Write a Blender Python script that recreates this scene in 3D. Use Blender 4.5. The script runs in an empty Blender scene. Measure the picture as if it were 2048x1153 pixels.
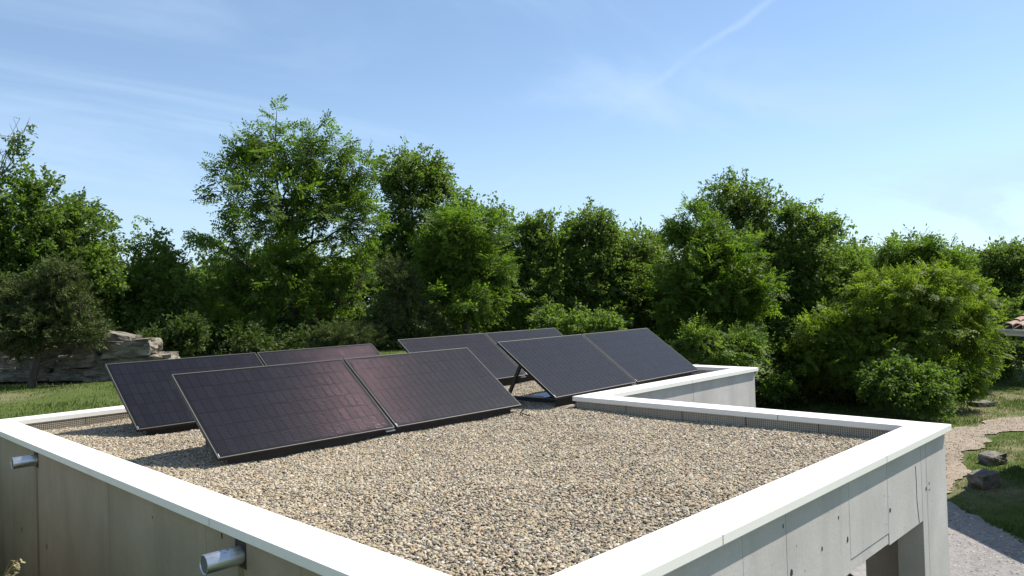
import bpy, bmesh, math, random
import numpy as np
from mathutils import Vector, Matrix

random.seed(7)
SC = bpy.context.scene
COL = SC.collection
rad = math.radians

# ------------------------------------------------------------------ camera
CAM = np.array([-2.0759, -2.1304, 4.0])
YAW, PITCH, ROLL, FPX = 0.7754, 0.0142, -0.0303, 1521.84
IW, IH = 2048.0, 1153.0
cy_, sy_, cp_, sp_ = math.cos(YAW), math.sin(YAW), math.cos(PITCH), math.sin(PITCH)
FW = np.array([cy_*cp_, sy_*cp_, sp_])
_r = np.array([sy_, -cy_, 0.0]); _u = np.cross(_r, FW)
RT = math.cos(ROLL)*_r + math.sin(ROLL)*_u
UP = -math.sin(ROLL)*_r + math.cos(ROLL)*_u
cam_data = bpy.data.cameras.new('camera')
cam = bpy.data.objects.new('camera', cam_data); COL.objects.link(cam)
cam_data.sensor_width = 36.0
cam_data.lens = 36.0*FPX/IW
cam_data.clip_start = 0.05; cam_data.clip_end = 2000
cam.matrix_world = Matrix(((RT[0], UP[0], -FW[0], CAM[0]), (RT[1], UP[1], -FW[1], CAM[1]),
                           (RT[2], UP[2], -FW[2], CAM[2]), (0, 0, 0, 1)))
SC.camera = cam

# ------------------------------------------------------------------ world, sun, exposure
SUN_AZ, SUN_EL = rad(-23), rad(52)
world = bpy.data.worlds.new('World'); SC.world = world; world.use_nodes = True
SUN_STRENGTH, SKY_STRENGTH, EXPOSURE = 5.0, 0.10, 0.68
sun_data = bpy.data.lights.new('sun', 'SUN'); sun = bpy.data.objects.new('sun', sun_data); COL.objects.link(sun)
sun_data.energy = SUN_STRENGTH; sun_data.angle = rad(0.53); sun_data.color = (1.0, 0.955, 0.89)
SDIR = Vector((math.cos(SUN_EL)*math.cos(SUN_AZ), math.cos(SUN_EL)*math.sin(SUN_AZ), math.sin(SUN_EL)))
sun.rotation_euler = SDIR.to_track_quat('Z', 'Y').to_euler()
sun.location = (20, -10, 30)
SC.view_settings.view_transform = 'Standard'; SC.view_settings.look = 'None'
SC.view_settings.gamma = 1.0; SC.view_settings.exposure = EXPOSURE
SC.render.engine = 'CYCLES'
SC.cycles.max_bounces = 12; SC.cycles.diffuse_bounces = 8; SC.cycles.glossy_bounces = 4
SC.cycles.transmission_bounces = 6; SC.cycles.transparent_max_bounces = 8
SC.cycles.use_denoising = True
SC.cycles.sample_clamp_indirect = 8.0


def ray(px, py):
    return FW + RT*((px-IW/2)/FPX) - UP*((py-IH/2)/FPX)
def at_z(px, py, z):
    v = ray(px, py); return CAM + v*((z-CAM[2])/v[2])
def at_x(px, py, x):
    v = ray(px, py); return CAM + v*((x-CAM[0])/v[0])
def at_y(px, py, y):
    v = ray(px, py); return CAM + v*((y-CAM[1])/v[1])
def at_d(px, py, d):
    return CAM + ray(px, py)*d

def build_world():
    nt = world.node_tree; N = nt.nodes; L = nt.links
    for n in list(N): N.remove(n)
    out = N.new('ShaderNodeOutputWorld'); bg = N.new('ShaderNodeBackground')
    sky = N.new('ShaderNodeTexSky'); sky.sky_type = 'NISHITA'; sky.sun_disc = False
    sky.sun_elevation = SUN_EL; sky.sun_rotation = rad(90) - SUN_AZ
    sky.altitude = 200; sky.air_density = 1.0; sky.dust_density = 0.15; sky.ozone_density = 1.9
    tc = N.new('ShaderNodeTexCoord')
    def vmath(op, a, b=None):
        n = N.new('ShaderNodeVectorMath'); n.operation = op
        for i, q in enumerate((a, b)):
            if q is None: continue
            if isinstance(q, (tuple, list)): n.inputs[i].default_value = q
            else: L.new(q, n.inputs[i])
        return n
    def m(op, a, b=None, c=None, clamp=False):
        n = N.new('ShaderNodeMath'); n.operation = op; n.use_clamp = clamp
        for i, q in enumerate((a, b, c)):
            if q is None: continue
            if isinstance(q, (int, float)): n.inputs[i].default_value = q
            else: L.new(q, n.inputs[i])
        return n.outputs[0]
    d = vmath('NORMALIZE', tc.outputs['Generated']).outputs[0]
    # thin cirrus veils: direction projected onto a high flat layer
    sep = N.new('ShaderNodeSeparateXYZ'); L.new(d, sep.inputs[0])
    den = m('ADD', m('MAXIMUM', sep.outputs[2], 0.0), 0.12)
    cmb = N.new('ShaderNodeCombineXYZ')
    L.new(m('DIVIDE', sep.outputs[0], den), cmb.inputs[0]); L.new(m('DIVIDE', sep.outputs[1], den), cmb.inputs[1])
    mp = N.new('ShaderNodeMapping'); mp.inputs['Rotation'].default_value = (0, 0, rad(-28)); mp.inputs['Scale'].default_value = (0.3, 0.75, 1)
    L.new(cmb.outputs[0], mp.inputs['Vector'])
    nz = N.new('ShaderNodeTexNoise'); nz.inputs['Scale'].default_value = 1.1; nz.inputs['Detail'].default_value = 7
    nz.inputs['Roughness'].default_value = 0.58; nz.inputs['Distortion'].default_value = 1.2
    L.new(mp.outputs[0], nz.inputs['Vector'])
    mr = N.new('ShaderNodeMapRange'); mr.interpolation_type = 'SMOOTHSTEP'
    mr.inputs[1].default_value = 0.38; mr.inputs[2].default_value = 0.72; mr.inputs[3].default_value = 0.14; mr.inputs[4].default_value = 0.78
    L.new(nz.outputs[0], mr.inputs[0])
    # old contrail, a thin arc across the sky
    d1 = ray(1540, 0); d1 /= np.linalg.norm(d1); d2 = ray(1010, 372); d2 /= np.linalg.norm(d2)
    nrm = np.cross(d1, d2); nrm /= np.linalg.norm(nrm)
    dv = N.new('ShaderNodeVectorMath'); dv.operation = 'DOT_PRODUCT'; L.new(d, dv.inputs[0]); dv.inputs[1].default_value = tuple(nrm)
    nz2 = N.new('ShaderNodeTexNoise'); nz2.inputs['Scale'].default_value = 16; nz2.inputs['Detail'].default_value = 5
    L.new(d, nz2.inputs['Vector'])
    off = m('MULTIPLY', m('SUBTRACT', nz2.outputs[0], 0.5), 0.02)
    dist = m('ABSOLUTE', m('ADD', dv.outputs['Value'], off))
    core = N.new('ShaderNodeMapRange'); core.interpolation_type = 'SMOOTHSTEP'
    core.inputs[1].default_value = 0.0075; core.inputs[2].default_value = 0.0; core.inputs[3].default_value = 0; core.inputs[4].default_value = 1
    L.new(dist, core.inputs[0])
    ta = ray(1270, 186); ta /= np.linalg.norm(ta); tb = ray(1490, 36); tb /= np.linalg.norm(tb)
    da = N.new('ShaderNodeVectorMath'); da.operation = 'DOT_PRODUCT'; L.new(d, da.inputs[0]); da.inputs[1].default_value = tuple(d1)
    br = N.new('ShaderNodeMapRange'); br.interpolation_type = 'SMOOTHSTEP'; br.inputs[1].default_value = float(ta@d1); br.inputs[2].default_value = float(tb@d1); br.inputs[3].default_value = 0.02; br.inputs[4].default_value = 0.11
    L.new(da.outputs['Value'], br.inputs[0])
    fade = N.new('ShaderNodeMapRange'); fade.inputs[1].default_value = 0.42; fade.inputs[2].default_value = 0.58; fade.inputs[3].default_value = 0.15; fade.inputs[4].default_value = 1.0
    L.new(nz2.outputs[0], fade.inputs[0])
    con = m('MULTIPLY', m('MULTIPLY', core.outputs[0], br.outputs[0]), fade.outputs[0])
    mix = N.new('ShaderNodeMixRGB'); mix.inputs[2].default_value = (3.8, 5.1, 6.8, 1)
    trail = N.new('ShaderNodeMixRGB'); trail.inputs[2].default_value = (7.4, 8.2, 9.2, 1)
    tint = N.new('ShaderNodeMixRGB'); tint.blend_type = 'MULTIPLY'; tint.inputs[0].default_value = 1.0; tint.inputs[2].default_value = (0.97, 1.01, 1.03, 1)
    L.new(sky.outputs[0], tint.inputs[1])
    low = m('MULTIPLY', m('POWER', m('SUBTRACT', 1.0, m('MAXIMUM', sep.outputs[2], 0.0)), 5.0), 0.75)
    L.new(m('MAXIMUM', mr.outputs[0], low, clamp=True), mix.inputs[0]); L.new(tint.outputs[0], mix.inputs[1])
    L.new(con, trail.inputs[0]); L.new(mix.outputs[0], trail.inputs[1])
    L.new(trail.outputs[0], bg.inputs[0]); bg.inputs[1].default_value = SKY_STRENGTH
    L.new(bg.outputs[0], out.inputs[0])
build_world()

# ------------------------------------------------------------------ helpers
def tag(o, label=None, cat=None, group=None, kind=None):
    if label: o['label'] = label
    if cat: o['category'] = cat
    if group: o['group'] = group
    if kind: o['kind'] = kind
    return o

def link(name, me, mat=None, parent=None, loc=None):
    o = bpy.data.objects.new(name, me); COL.objects.link(o)
    if mat is not None and me is not None and not me.materials: me.materials.append(mat)
    if parent is not None: o.parent = parent
    if loc is not None: o.location = loc
    return o

def empty(name, loc=(0, 0, 0), rz=0.0):
    o = bpy.data.objects.new(name, None); COL.objects.link(o)
    o.location = loc; o.rotation_euler = (0, 0, rz); o.empty_display_size = 0.2
    return o

def mesh_np(name, verts, faces, smooth=False):
    """verts (n,3), faces (m,k) with constant k"""
    verts = np.asarray(verts, dtype=np.float32); faces = np.asarray(faces, dtype=np.int32)
    k = faces.shape[1]
    me = bpy.data.meshes.new(name)
    me.vertices.add(len(verts)); me.vertices.foreach_set('co', verts.ravel())
    me.loops.add(faces.size); me.loops.foreach_set('vertex_index', faces.ravel())
    me.polygons.add(len(faces)); me.polygons.foreach_set('loop_start', np.arange(0, faces.size, k, dtype=np.int32))
    me.polygons.foreach_set('loop_total', np.full(len(faces), k, dtype=np.int32))
    if smooth: me.polygons.foreach_set('use_smooth', np.ones(len(faces), dtype=bool))
    me.update(calc_edges=True)
    return me

def box_bm(bm, lo, hi):
    vs = [bm.verts.new((x, y, z)) for z in (lo[2], hi[2]) for y in (lo[1], hi[1]) for x in (lo[0], hi[0])]
    for f in ((0, 2, 3, 1), (4, 5, 7, 6), (0, 1, 5, 4), (2, 6, 7, 3), (0, 4, 6, 2), (1, 3, 7, 5)):
        bm.faces.new([vs[i] for i in f])

def box(name, lo, hi, mat, parent=None, bevel=0.0, seg=2):
    """box mesh with its origin at its centre"""
    c = [(a+b)/2 for a, b in zip(lo, hi)]
    bm = bmesh.new()
    box_bm(bm, [a-q for a, q in zip(lo, c)], [b-q for b, q in zip(hi, c)])
    if bevel: bmesh.ops.bevel(bm, geom=bm.edges[:], offset=bevel, segments=seg, affect='EDGES', profile=0.6)
    me = bpy.data.meshes.new(name); bm.to_mesh(me); bm.free()
    return link(name, me, mat, parent, c)

def bar_bm(bm, a, b, w, h, up=(0, 0, 1)):
    a = Vector(a); b = Vector(b); t = (b-a).normalized(); s = t.cross(Vector(up))
    if s.length < 1e-4: s = t.cross(Vector((1, 0, 0)))
    s.normalize(); n = s.cross(t)
    vs = []
    for p in (a, b):
        for i, j in ((-1, -1), (1, -1), (1, 1), (-1, 1)):
            vs.append(bm.verts.new(p + s*(w/2*i) + n*(h/2*j)))
    for f in ((3, 2, 1, 0), (4, 5, 6, 7), (0, 1, 5, 4), (1, 2, 6, 5), (2, 3, 7, 6), (3, 0, 4, 7)):
        bm.faces.new([vs[i] for i in f])

def bm_obj(name, bm, mat, parent=None, smooth=False):
    me = bpy.data.meshes.new(name); bm.normal_update(); bm.to_mesh(me); bm.free()
    if smooth:
        for p in me.polygons: p.use_smooth = True
    return link(name, me, mat, parent)

def unit(v): return v/np.maximum(np.linalg.norm(v, axis=-1, keepdims=True), 1e-9)

def tube(points, radii, sides=6):
    P = np.asarray(points, float); r = np.asarray(radii, float); n = len(P)
    T = unit(np.gradient(P, axis=0)); ref = np.array([0.31, 0.87, 0.1]); s = unit(np.cross(T, ref)); b = np.cross(T, s)
    th = np.linspace(0, 2*np.pi, sides, endpoint=False)
    V = P[:, None, :] + r[:, None, None]*(np.cos(th)[None, :, None]*s[:, None, :] + np.sin(th)[None, :, None]*b[:, None, :])
    i, j = np.meshgrid(np.arange(n-1), np.arange(sides), indexing='ij'); a = i*sides+j; c = i*sides+(j+1) % sides
    return V.reshape(-1, 3), np.stack([a, c, c+sides, a+sides], -1).reshape(-1, 4)

# ------------------------------------------------------------------ materials
class NT:
    def __init__(self, name):
        self.m = bpy.data.materials.new(name); self.m.use_nodes = True
        self.t = self.m.node_tree; self.N = self.t.nodes; self.L = self.t.links
        self.b = self.N['Principled BSDF']; self.out = self.N['Material Output']
    def node(self, typ, **kw):
        n = self.N.new(typ)
        for k, v in kw.items(): setattr(n, k, v)
        return n
    def put(self, sock, v):
        if isinstance(v, bpy.types.NodeSocket): self.L.new(v, sock)
        else: sock.default_value = v
    def coord(self, kind='Object', scale=None):
        tc = self.node('ShaderNodeTexCoord')
        if scale is None: return tc.outputs[kind]
        mp = self.node('ShaderNodeMapping'); mp.inputs['Scale'].default_value = scale
        self.L.new(tc.outputs[kind], mp.inputs['Vector']); return mp.outputs[0]
    def world(self, scale=None):
        g = self.node('ShaderNodeNewGeometry').outputs['Position']
        if scale is None: return g
        mp = self.node('ShaderNodeMapping'); mp.inputs['Scale'].default_value = scale
        self.L.new(g, mp.inputs['Vector']); return mp.outputs[0]
    def noise(self, vec, scale, detail=4, rough=0.55, dist=0.0):
        n = self.node('ShaderNodeTexNoise'); self.L.new(vec, n.inputs['Vector'])
        n.inputs['Scale'].default_value = scale; n.inputs['Detail'].default_value = detail
        n.inputs['Roughness'].default_value = rough; n.inputs['Distortion'].default_value = dist
        return n.outputs[0]
    def ramp(self, fac, stops, interp='LINEAR'):
        n = self.node('ShaderNodeValToRGB'); n.color_ramp.interpolation = interp
        e = n.color_ramp.elements
        while len(e) < len(stops): e.new(0.5)
        for q, (p, c) in zip(e, stops):
            q.position = p; q.color = (c, c, c, 1) if isinstance(c, (int, float)) else (*c, 1)
        self.L.new(fac, n.inputs[0]); return n.outputs[0]
    def mix(self, fac, a, b, mode='MIX'):
        n = self.node('ShaderNodeMixRGB', blend_type=mode)
        self.put(n.inputs[0], fac)
        for i, v in ((1, a), (2, b)):
            if isinstance(v, tuple) and len(v) == 3: v = (*v, 1)
            self.put(n.inputs[i], v)
        return n.outputs[0]
    def math(self, op, a, b=0.0, clamp=False):
        n = self.node('ShaderNodeMath', operation=op); n.use_clamp = clamp
        self.put(n.inputs[0], a); self.put(n.inputs[1], b); return n.outputs[0]
    def bump(self, h, strength=0.3, dist=0.01):
        n = self.node('ShaderNodeBump'); n.inputs['Strength'].default_value = strength; n.inputs['Distance'].default_value = dist
        self.L.new(h, n.inputs['Height']); self.L.new(n.outputs[0], self.b.inputs['Normal'])
    def set(self, **kw):
        for k, v in kw.items():
            k = {'color': 'Base Color', 'rough': 'Roughness', 'metal': 'Metallic', 'spec': 'Specular IOR Level', 'coat': 'Coat Weight', 'coat_rough': 'Coat Roughness'}[k]
            if isinstance(v, tuple) and len(v) == 3: v = (*v, 1)
            self.put(self.b.inputs[k], v)
        return self

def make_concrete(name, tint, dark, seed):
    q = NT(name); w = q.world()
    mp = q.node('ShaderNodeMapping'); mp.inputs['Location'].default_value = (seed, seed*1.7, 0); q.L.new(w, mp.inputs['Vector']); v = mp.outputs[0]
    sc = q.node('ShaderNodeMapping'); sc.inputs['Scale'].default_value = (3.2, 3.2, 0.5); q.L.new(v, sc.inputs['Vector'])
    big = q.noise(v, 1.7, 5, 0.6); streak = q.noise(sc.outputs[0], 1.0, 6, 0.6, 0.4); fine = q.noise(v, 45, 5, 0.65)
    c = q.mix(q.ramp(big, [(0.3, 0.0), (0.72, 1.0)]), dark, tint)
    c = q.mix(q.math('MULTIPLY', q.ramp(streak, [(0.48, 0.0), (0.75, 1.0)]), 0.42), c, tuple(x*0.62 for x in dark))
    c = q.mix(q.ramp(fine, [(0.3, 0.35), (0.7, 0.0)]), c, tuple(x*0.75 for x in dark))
    # small blow holes
    vo = q.node('ShaderNodeTexVoronoi'); q.L.new(v, vo.inputs['Vector']); vo.inputs['Scale'].default_value = 9
    sp = q.math('LESS_THAN', vo.outputs['Distance'], 0.055)
    gate = q.math('GREATER_THAN', q.noise(v, 2.3, 2), 0.53)
    sp = q.math('MULTIPLY', sp, gate)
    c = q.mix(q.math('MULTIPLY', sp, 0.75), c, (0.05, 0.048, 0.045))
    h = q.math('SUBTRACT', q.math('ADD', q.math('MULTIPLY', fine, 0.5), q.math('MULTIPLY', big, 0.6)), sp)
    q.set(color=c, rough=0.88, spec=0.25); q.bump(h, 0.35, 0.006)
    return q.m
M = {}
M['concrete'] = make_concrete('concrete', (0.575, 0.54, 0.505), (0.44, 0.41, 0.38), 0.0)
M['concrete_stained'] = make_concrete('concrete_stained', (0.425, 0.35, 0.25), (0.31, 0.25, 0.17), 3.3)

def mk_coping():
    q = NT('white_painted_metal'); v = q.world()
    n = q.noise(v, 3.0, 4); f = q.noise(v, 26, 4)
    c = q.mix(q.ramp(n, [(0.35, 0.0), (0.75, 0.35)]), (0.79, 0.765, 0.70), (0.72, 0.695, 0.63))
    c = q.mix(q.ramp(f, [(0.58, 0.0), (0.8, 0.3)]), c, (0.55, 0.53, 0.48))
    q.set(color=c, rough=0.5, spec=0.35); q.bump(n, 0.08, 0.01); return q.m
M['coping'] = mk_coping()

def simple(name, col, rough=0.6, metal=0.0, spec=0.5, nscale=12, var=0.15, bump=0.0):
    q = NT(name); n = q.noise(q.coord('Object'), nscale, 4)
    c = q.mix(q.ramp(n, [(0.25, 0.0), (0.75, 1.0)]), tuple(x*(1-var) for x in col), tuple(min(1, x*(1+var)) for x in col))
    q.set(color=c, rough=rough, metal=metal, spec=spec)
    if bump: q.bump(n, bump, 0.01)
    return q.m
M['bore'] = simple('dull_pipe_inside', (0.10, 0.105, 0.11), 0.7)
M['dark'] = simple('dark_recess', (0.03, 0.028, 0.026), 0.9)
M['membrane'] = simple('roof_membrane', (0.17, 0.15, 0.12), 0.9, nscale=5)
M['upstand'] = simple('upstand_render', (0.28, 0.245, 0.19), 0.9, nscale=3, var=0.25)
M['flashing'] = simple('bitumen_upstand', (0.20, 0.19, 0.17), 0.8, nscale=7, var=0.35)
M['black_frame'] = simple('anodised_frame', (0.065, 0.065, 0.064), 0.5, 0.3, nscale=30, var=0.05)
M['frame_side'] = simple('black_anodised', (0.015, 0.015, 0.016), 0.45, 0.4, var=0.1)
M['mount'] = simple('mount_dark_steel', (0.035, 0.026, 0.022), 0.6, 0.2, var=0.3)
M['galv'] = simple('galvanised_plate', (0.42, 0.44, 0.46), 0.45, 0.8, var=0.15)
M['wire'] = simple('galvanised_wire', (0.56, 0.50, 0.39), 0.6, 0.0)
M['backsheet'] = simple('black_backsheet', (0.003, 0.003, 0.004), 0.5, 0.0, spec=0.08)

def mk_pipe():
    q = NT('stainless_pipe'); v = q.coord('Object')
    sc = q.node('ShaderNodeMapping'); sc.inputs['Scale'].default_value = (3, 30, 30); q.L.new(v, sc.inputs['Vector'])
    n = q.noise(sc.outputs[0], 2, 4); s = q.noise(v, 22, 5)
    c = q.mix(q.ramp(n, [(0.3, 0.0), (0.7, 1.0)]), (0.42, 0.43, 0.45), (0.66, 0.67, 0.69))
    c = q.mix(q.ramp(s, [(0.6, 0.0), (0.72, 0.8)]), c, (0.16, 0.13, 0.10))
    q.set(color=c, metal=0.85, rough=q.ramp(n, [(0.2, 0.28), (0.8, 0.42)])); return q.m
M['pipe'] = mk_pipe()

def mk_cell():
    """dark silicon half cell under glass: fine bright wires along the long side of the module"""
    q = NT('silicon_cell'); tc = q.node('ShaderNodeTexCoord')
    sep = q.node('ShaderNodeSeparateXYZ'); q.L.new(tc.outputs['Object'], sep.inputs[0])
    ph = q.math('MULTIPLY', sep.outputs[1], 1/0.0178)
    sf = q.math('SUBTRACT', q.math('FRACT', q.math('ADD', ph, 0.5)), 0.5)
    line = q.math('LESS_THAN', q.math('ABSOLUTE', sf), 0.06)
    oi = q.node('ShaderNodeObjectInfo')
    base = q.mix(oi.outputs['Random'], (0.0062, 0.0066, 0.0098), (0.0082, 0.0085, 0.012))
    n = q.noise(q.world(), 150, 3, 0.6)
    tint = q.ramp(n, [(0.30, (0.06, 0.065, 0.10)), (0.42, (0.14, 0.06, 0.085)), (0.50, (0.08, 0.075, 0.08)), (0.58, (0.17, 0.095, 0.06)), (0.70, (0.07, 0.085, 0.10))])  # pink, gold and blue noise paints the iridescent colours of the sun glint
    q.set(color=base, rough=0.35, spec=0.08, coat=0.24, coat_rough=0.08)
    # round wires: the normal turns across each one, so they catch the sun as real wires do
    vt = q.node('ShaderNodeVectorTransform', vector_type='VECTOR', convert_from='OBJECT', convert_to='WORLD'); vt.inputs[0].default_value = (0, 1, 0)
    scl = q.node('ShaderNodeVectorMath', operation='SCALE'); q.L.new(vt.outputs[0], scl.inputs[0]); q.L.new(q.math('MULTIPLY', sf, 18.0), scl.inputs['Scale'])
    add = q.node('ShaderNodeVectorMath', operation='ADD'); q.L.new(scl.outputs[0], add.inputs[0]); q.L.new(q.node('ShaderNodeNewGeometry').outputs['Normal'], add.inputs[1])
    nrm = q.node('ShaderNodeVectorMath', operation='NORMALIZE'); q.L.new(add.outputs[0], nrm.inputs[0])
    gl = q.node('ShaderNodeBsdfAnisotropic'); q.L.new(q.mix(1.0, tint, q.mix(oi.outputs['Random'], (0.40, 0.41, 0.42), (0.60, 0.57, 0.55)), 'MULTIPLY'), gl.inputs['Color']); gl.inputs['Roughness'].default_value = 0.19; q.L.new(nrm.outputs[0], gl.inputs['Normal'])
    ms = q.node('ShaderNodeMixShader'); q.L.new(line, ms.inputs[0]); q.L.new(q.b.outputs[0], ms.inputs[1]); q.L.new(gl.outputs[0], ms.inputs[2]); q.L.new(ms.outputs[0], q.out.inputs[0])
    return q.m
M['cell'] = mk_cell()

def mk_pebble():
    q = NT('river_pebble'); a = q.node('ShaderNodeAttribute', attribute_type='INSTANCER', attribute_name='tone')
    v = q.coord('Object')
    c = q.ramp(a.outputs['Fac'], [(0.0, (0.070, 0.066, 0.062)), (0.10, (0.155, 0.138, 0.112)), (0.22, (0.265, 0.22, 0.155)), (0.38, (0.385, 0.31, 0.188)),
                                  (0.56, (0.46, 0.37, 0.226)), (0.70, (0.295, 0.268, 0.228)), (0.80, (0.51, 0.435, 0.318)), (0.91, (0.385, 0.23, 0.12)), (0.96, (0.585, 0.53, 0.435))])
    n = q.noise(v, 2.2, 4)
    c = q.mix(q.ramp(n, [(0.3, 0.45), (0.6, 0.0)]), c, (0.13, 0.11, 0.085))
    q.set(color=c, rough=0.78, spec=0.3); return q.m
M['pebble'] = mk_pebble()

def mk_ground():
    q = NT('meadow_ground'); w = q.world()
    n1 = q.noise(w, 0.35, 5, 0.6); n2 = q.noise(w, 1.6, 5, 0.6); n3 = q.noise(w, 18, 4, 0.7)
    g = q.mix(n2, (0.055, 0.085, 0.018), (0.10, 0.125, 0.034))
    d = q.mix(n3, (0.20, 0.155, 0.10), (0.30, 0.25, 0.17))
    c = q.mix(q.ramp(n1, [(0.52, 0.0), (0.66, 0.8)]), g, d)
    c = q.mix(q.ramp(n3, [(0.25, 0.5), (0.55, 0.0)]), c, (0.035, 0.04, 0.012))
    q.set(color=c, rough=0.95, spec=0.1); q.bump(n3, 0.6, 0.04); return q.m
M['ground'] = mk_ground()

def mk_track(name, a, b, c_):
    q = NT(name); w = q.world()
    n1 = q.noise(w, 0.9, 4, 0.6); n2 = q.noise(w, 7, 5, 0.7); vo = q.node('ShaderNodeTexVoronoi'); q.L.new(w, vo.inputs['Vector']); vo.inputs['Scale'].default_value = 55
    c = q.mix(q.ramp(n1, [(0.35, 0.0), (0.65, 1.0)]), a, b)
    c = q.mix(q.math('MULTIPLY', vo.outputs['Color'], 0.5), c, c_)
    c = q.mix(q.ramp(n2, [(0.3, 0.5), (0.6, 0.0)]), c, tuple(x*0.5 for x in a))
    q.set(color=c, rough=0.95, spec=0.15); q.bump(vo.outputs['Distance'], 0.5, 0.012); return q.m
M['bounce'] = mk_track('bounce_sheet', (0.46, 0.40, 0.30), (0.54, 0.48, 0.38), (0.6, 0.55, 0.45))
M['track_red'] = mk_track('reddish_gravel', (0.235, 0.185, 0.135), (0.32, 0.255, 0.19), (0.36, 0.31, 0.25))
M['track_grey'] = mk_track('grey_gravel', (0.19, 0.185, 0.18), (0.27, 0.25, 0.235), (0.36, 0.33, 0.30))

def mk_rock(name, a, b, dark):
    q = NT(name); v = q.coord('Object')
    oi = q.node('ShaderNodeObjectInfo'); add = q.node('ShaderNodeVectorMath', operation='ADD'); q.L.new(v, add.inputs[0]); q.L.new(oi.outputs['Location'], add.inputs[1]); v = add.outputs[0]
    sc = q.node('ShaderNodeMapping'); sc.inputs['Scale'].default_value = (1.6, 1.6, 4); q.L.new(v, sc.inputs['Vector'])
    n1 = q.noise(v, 2.0, 6, 0.65); lay = q.noise(sc.outputs[0], 2.2, 5, 0.6); n3 = q.noise(v, 16, 5, 0.7)
    c = q.mix(q.ramp(n1, [(0.35, 0.0), (0.65, 1.0)]), a, b)
    c = q.mix(q.ramp(lay, [(0.40, 0.75), (0.58, 0.0)]), c, dark)
    c = q.mix(q.ramp(n3, [(0.58, 0.0), (0.78, 0.4)]), c, (0.34, 0.32, 0.27))
    q.set(color=c, rough=0.93, spec=0.2)
    q.bump(q.math('ADD', q.math('MULTIPLY', lay, 1.2), q.math('MULTIPLY', n3, 0.4)), 0.8, 0.05); return q.m
M['rock'] = mk_rock('limestone_block', (0.17, 0.148, 0.112), (0.27, 0.24, 0.19), (0.06, 0.052, 0.042))
M['fieldstone'] = mk_rock('field_stone', (0.16, 0.145, 0.12), (0.24, 0.22, 0.185), (0.09, 0.08, 0.068))

def mk_bark(name, a, b):
    q = NT(name); v = q.world((9, 9, 1.6)); n = q.noise(v, 2.0, 6, 0.7)
    q.set(color=q.mix(q.ramp(n, [(0.3, 0.0), (0.7, 1.0)]), a, b), rough=0.95, spec=0.15); q.bump(n, 0.7, 0.03); return q.m
M['bark'] = mk_bark('bark', (0.045, 0.036, 0.026), (0.12, 0.10, 0.075))
M['bark_grey'] = mk_bark('pale_bark', (0.09, 0.08, 0.065), (0.22, 0.20, 0.17))

def mk_leaf(name, lo, hi, trans=0.42, tr_gain=(1.45, 1.65, 0.65), gloss=0.18):
    q = NT(name)
    a = q.node('ShaderNodeAttribute', attribute_name='var')
    c = q.mix(a.outputs['Fac'], lo, hi)
    q.set(color=c, rough=0.55, spec=gloss)
    tr = q.node('ShaderNodeBsdfTranslucent')
    tc = q.mix(1.0, c, tr_gain, 'MULTIPLY'); q.L.new(tc, tr.inputs[0])
    ms = q.node('ShaderNodeMixShader'); ms.inputs[0].default_value = trans
    q.L.new(q.b.outputs[0], ms.inputs[1]); q.L.new(tr.outputs[0], ms.inputs[2]); q.L.new(ms.outputs[0], q.out.inputs[0])
    return q.m
M['leaf_locust'] = mk_leaf('locust_leaf', (0.07, 0.116, 0.02), (0.128, 0.186, 0.034), 0.5)
M['leaf_oak'] = mk_leaf('oak_leaf', (0.082, 0.13, 0.034), (0.145, 0.195, 0.05), 0.52)
M['leaf_dark'] = mk_leaf('dark_leaf', (0.078, 0.118, 0.034), (0.136, 0.178, 0.048), 0.52)
M['leaf_lime'] = mk_leaf('lime_leaf', (0.092, 0.132, 0.02), (0.16, 0.205, 0.034), 0.5)
M['leaf_juniper'] = mk_leaf('juniper_needle', (0.05, 0.07, 0.024), (0.1, 0.116, 0.04), 0.25)
M['leaf_bush'] = mk_leaf('bush_leaf', (0.072, 0.122, 0.028), (0.128, 0.18, 0.042), 0.5)
M['leaf_shaded'] = mk_leaf('shaded_leaf', (0.040, 0.062, 0.018), (0.075, 0.102, 0.028), 0.4)  # leaf colour darkened to stand in for shade at the trees' foot
M['leaf_far'] = mk_leaf('far_leaf', (0.040, 0.062, 0.024), (0.075, 0.100, 0.045), 0.3)
M['grass'] = mk_leaf('grass_blade', (0.060, 0.105, 0.018), (0.185, 0.205, 0.060), 0.35, (1.3, 1.4, 0.8), 0.2)
M['straw'] = mk_leaf('dry_straw', (0.36, 0.29, 0.14), (0.55, 0.47, 0.27), 0.35, (1.1, 1.05, 0.8), 0.2)

# ------------------------------------------------------------------ levels of the place
S = 0.855                                   # roof scale against the solar modules
def RX(x): return CAM[0] + S*(x-CAM[0])
def RY(y): return CAM[1] + S*(y-CAM[1])
X0, Y0, X1, YP, X2, Y2 = RX(0), RY(0), RX(6.0296), RY(4.1176), RX(10.361), RY(9.2305)
CW = 0.3219*S                               # coping width
ZC = 4.0 - 1.3223*S                         # coping top
ZG = ZC - 0.137                             # roof gravel
OH = 0.043                                  # coping overhang
FH = 0.052                                  # coping fascia height
WT = CW - 2*OH                              # wall thickness

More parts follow.
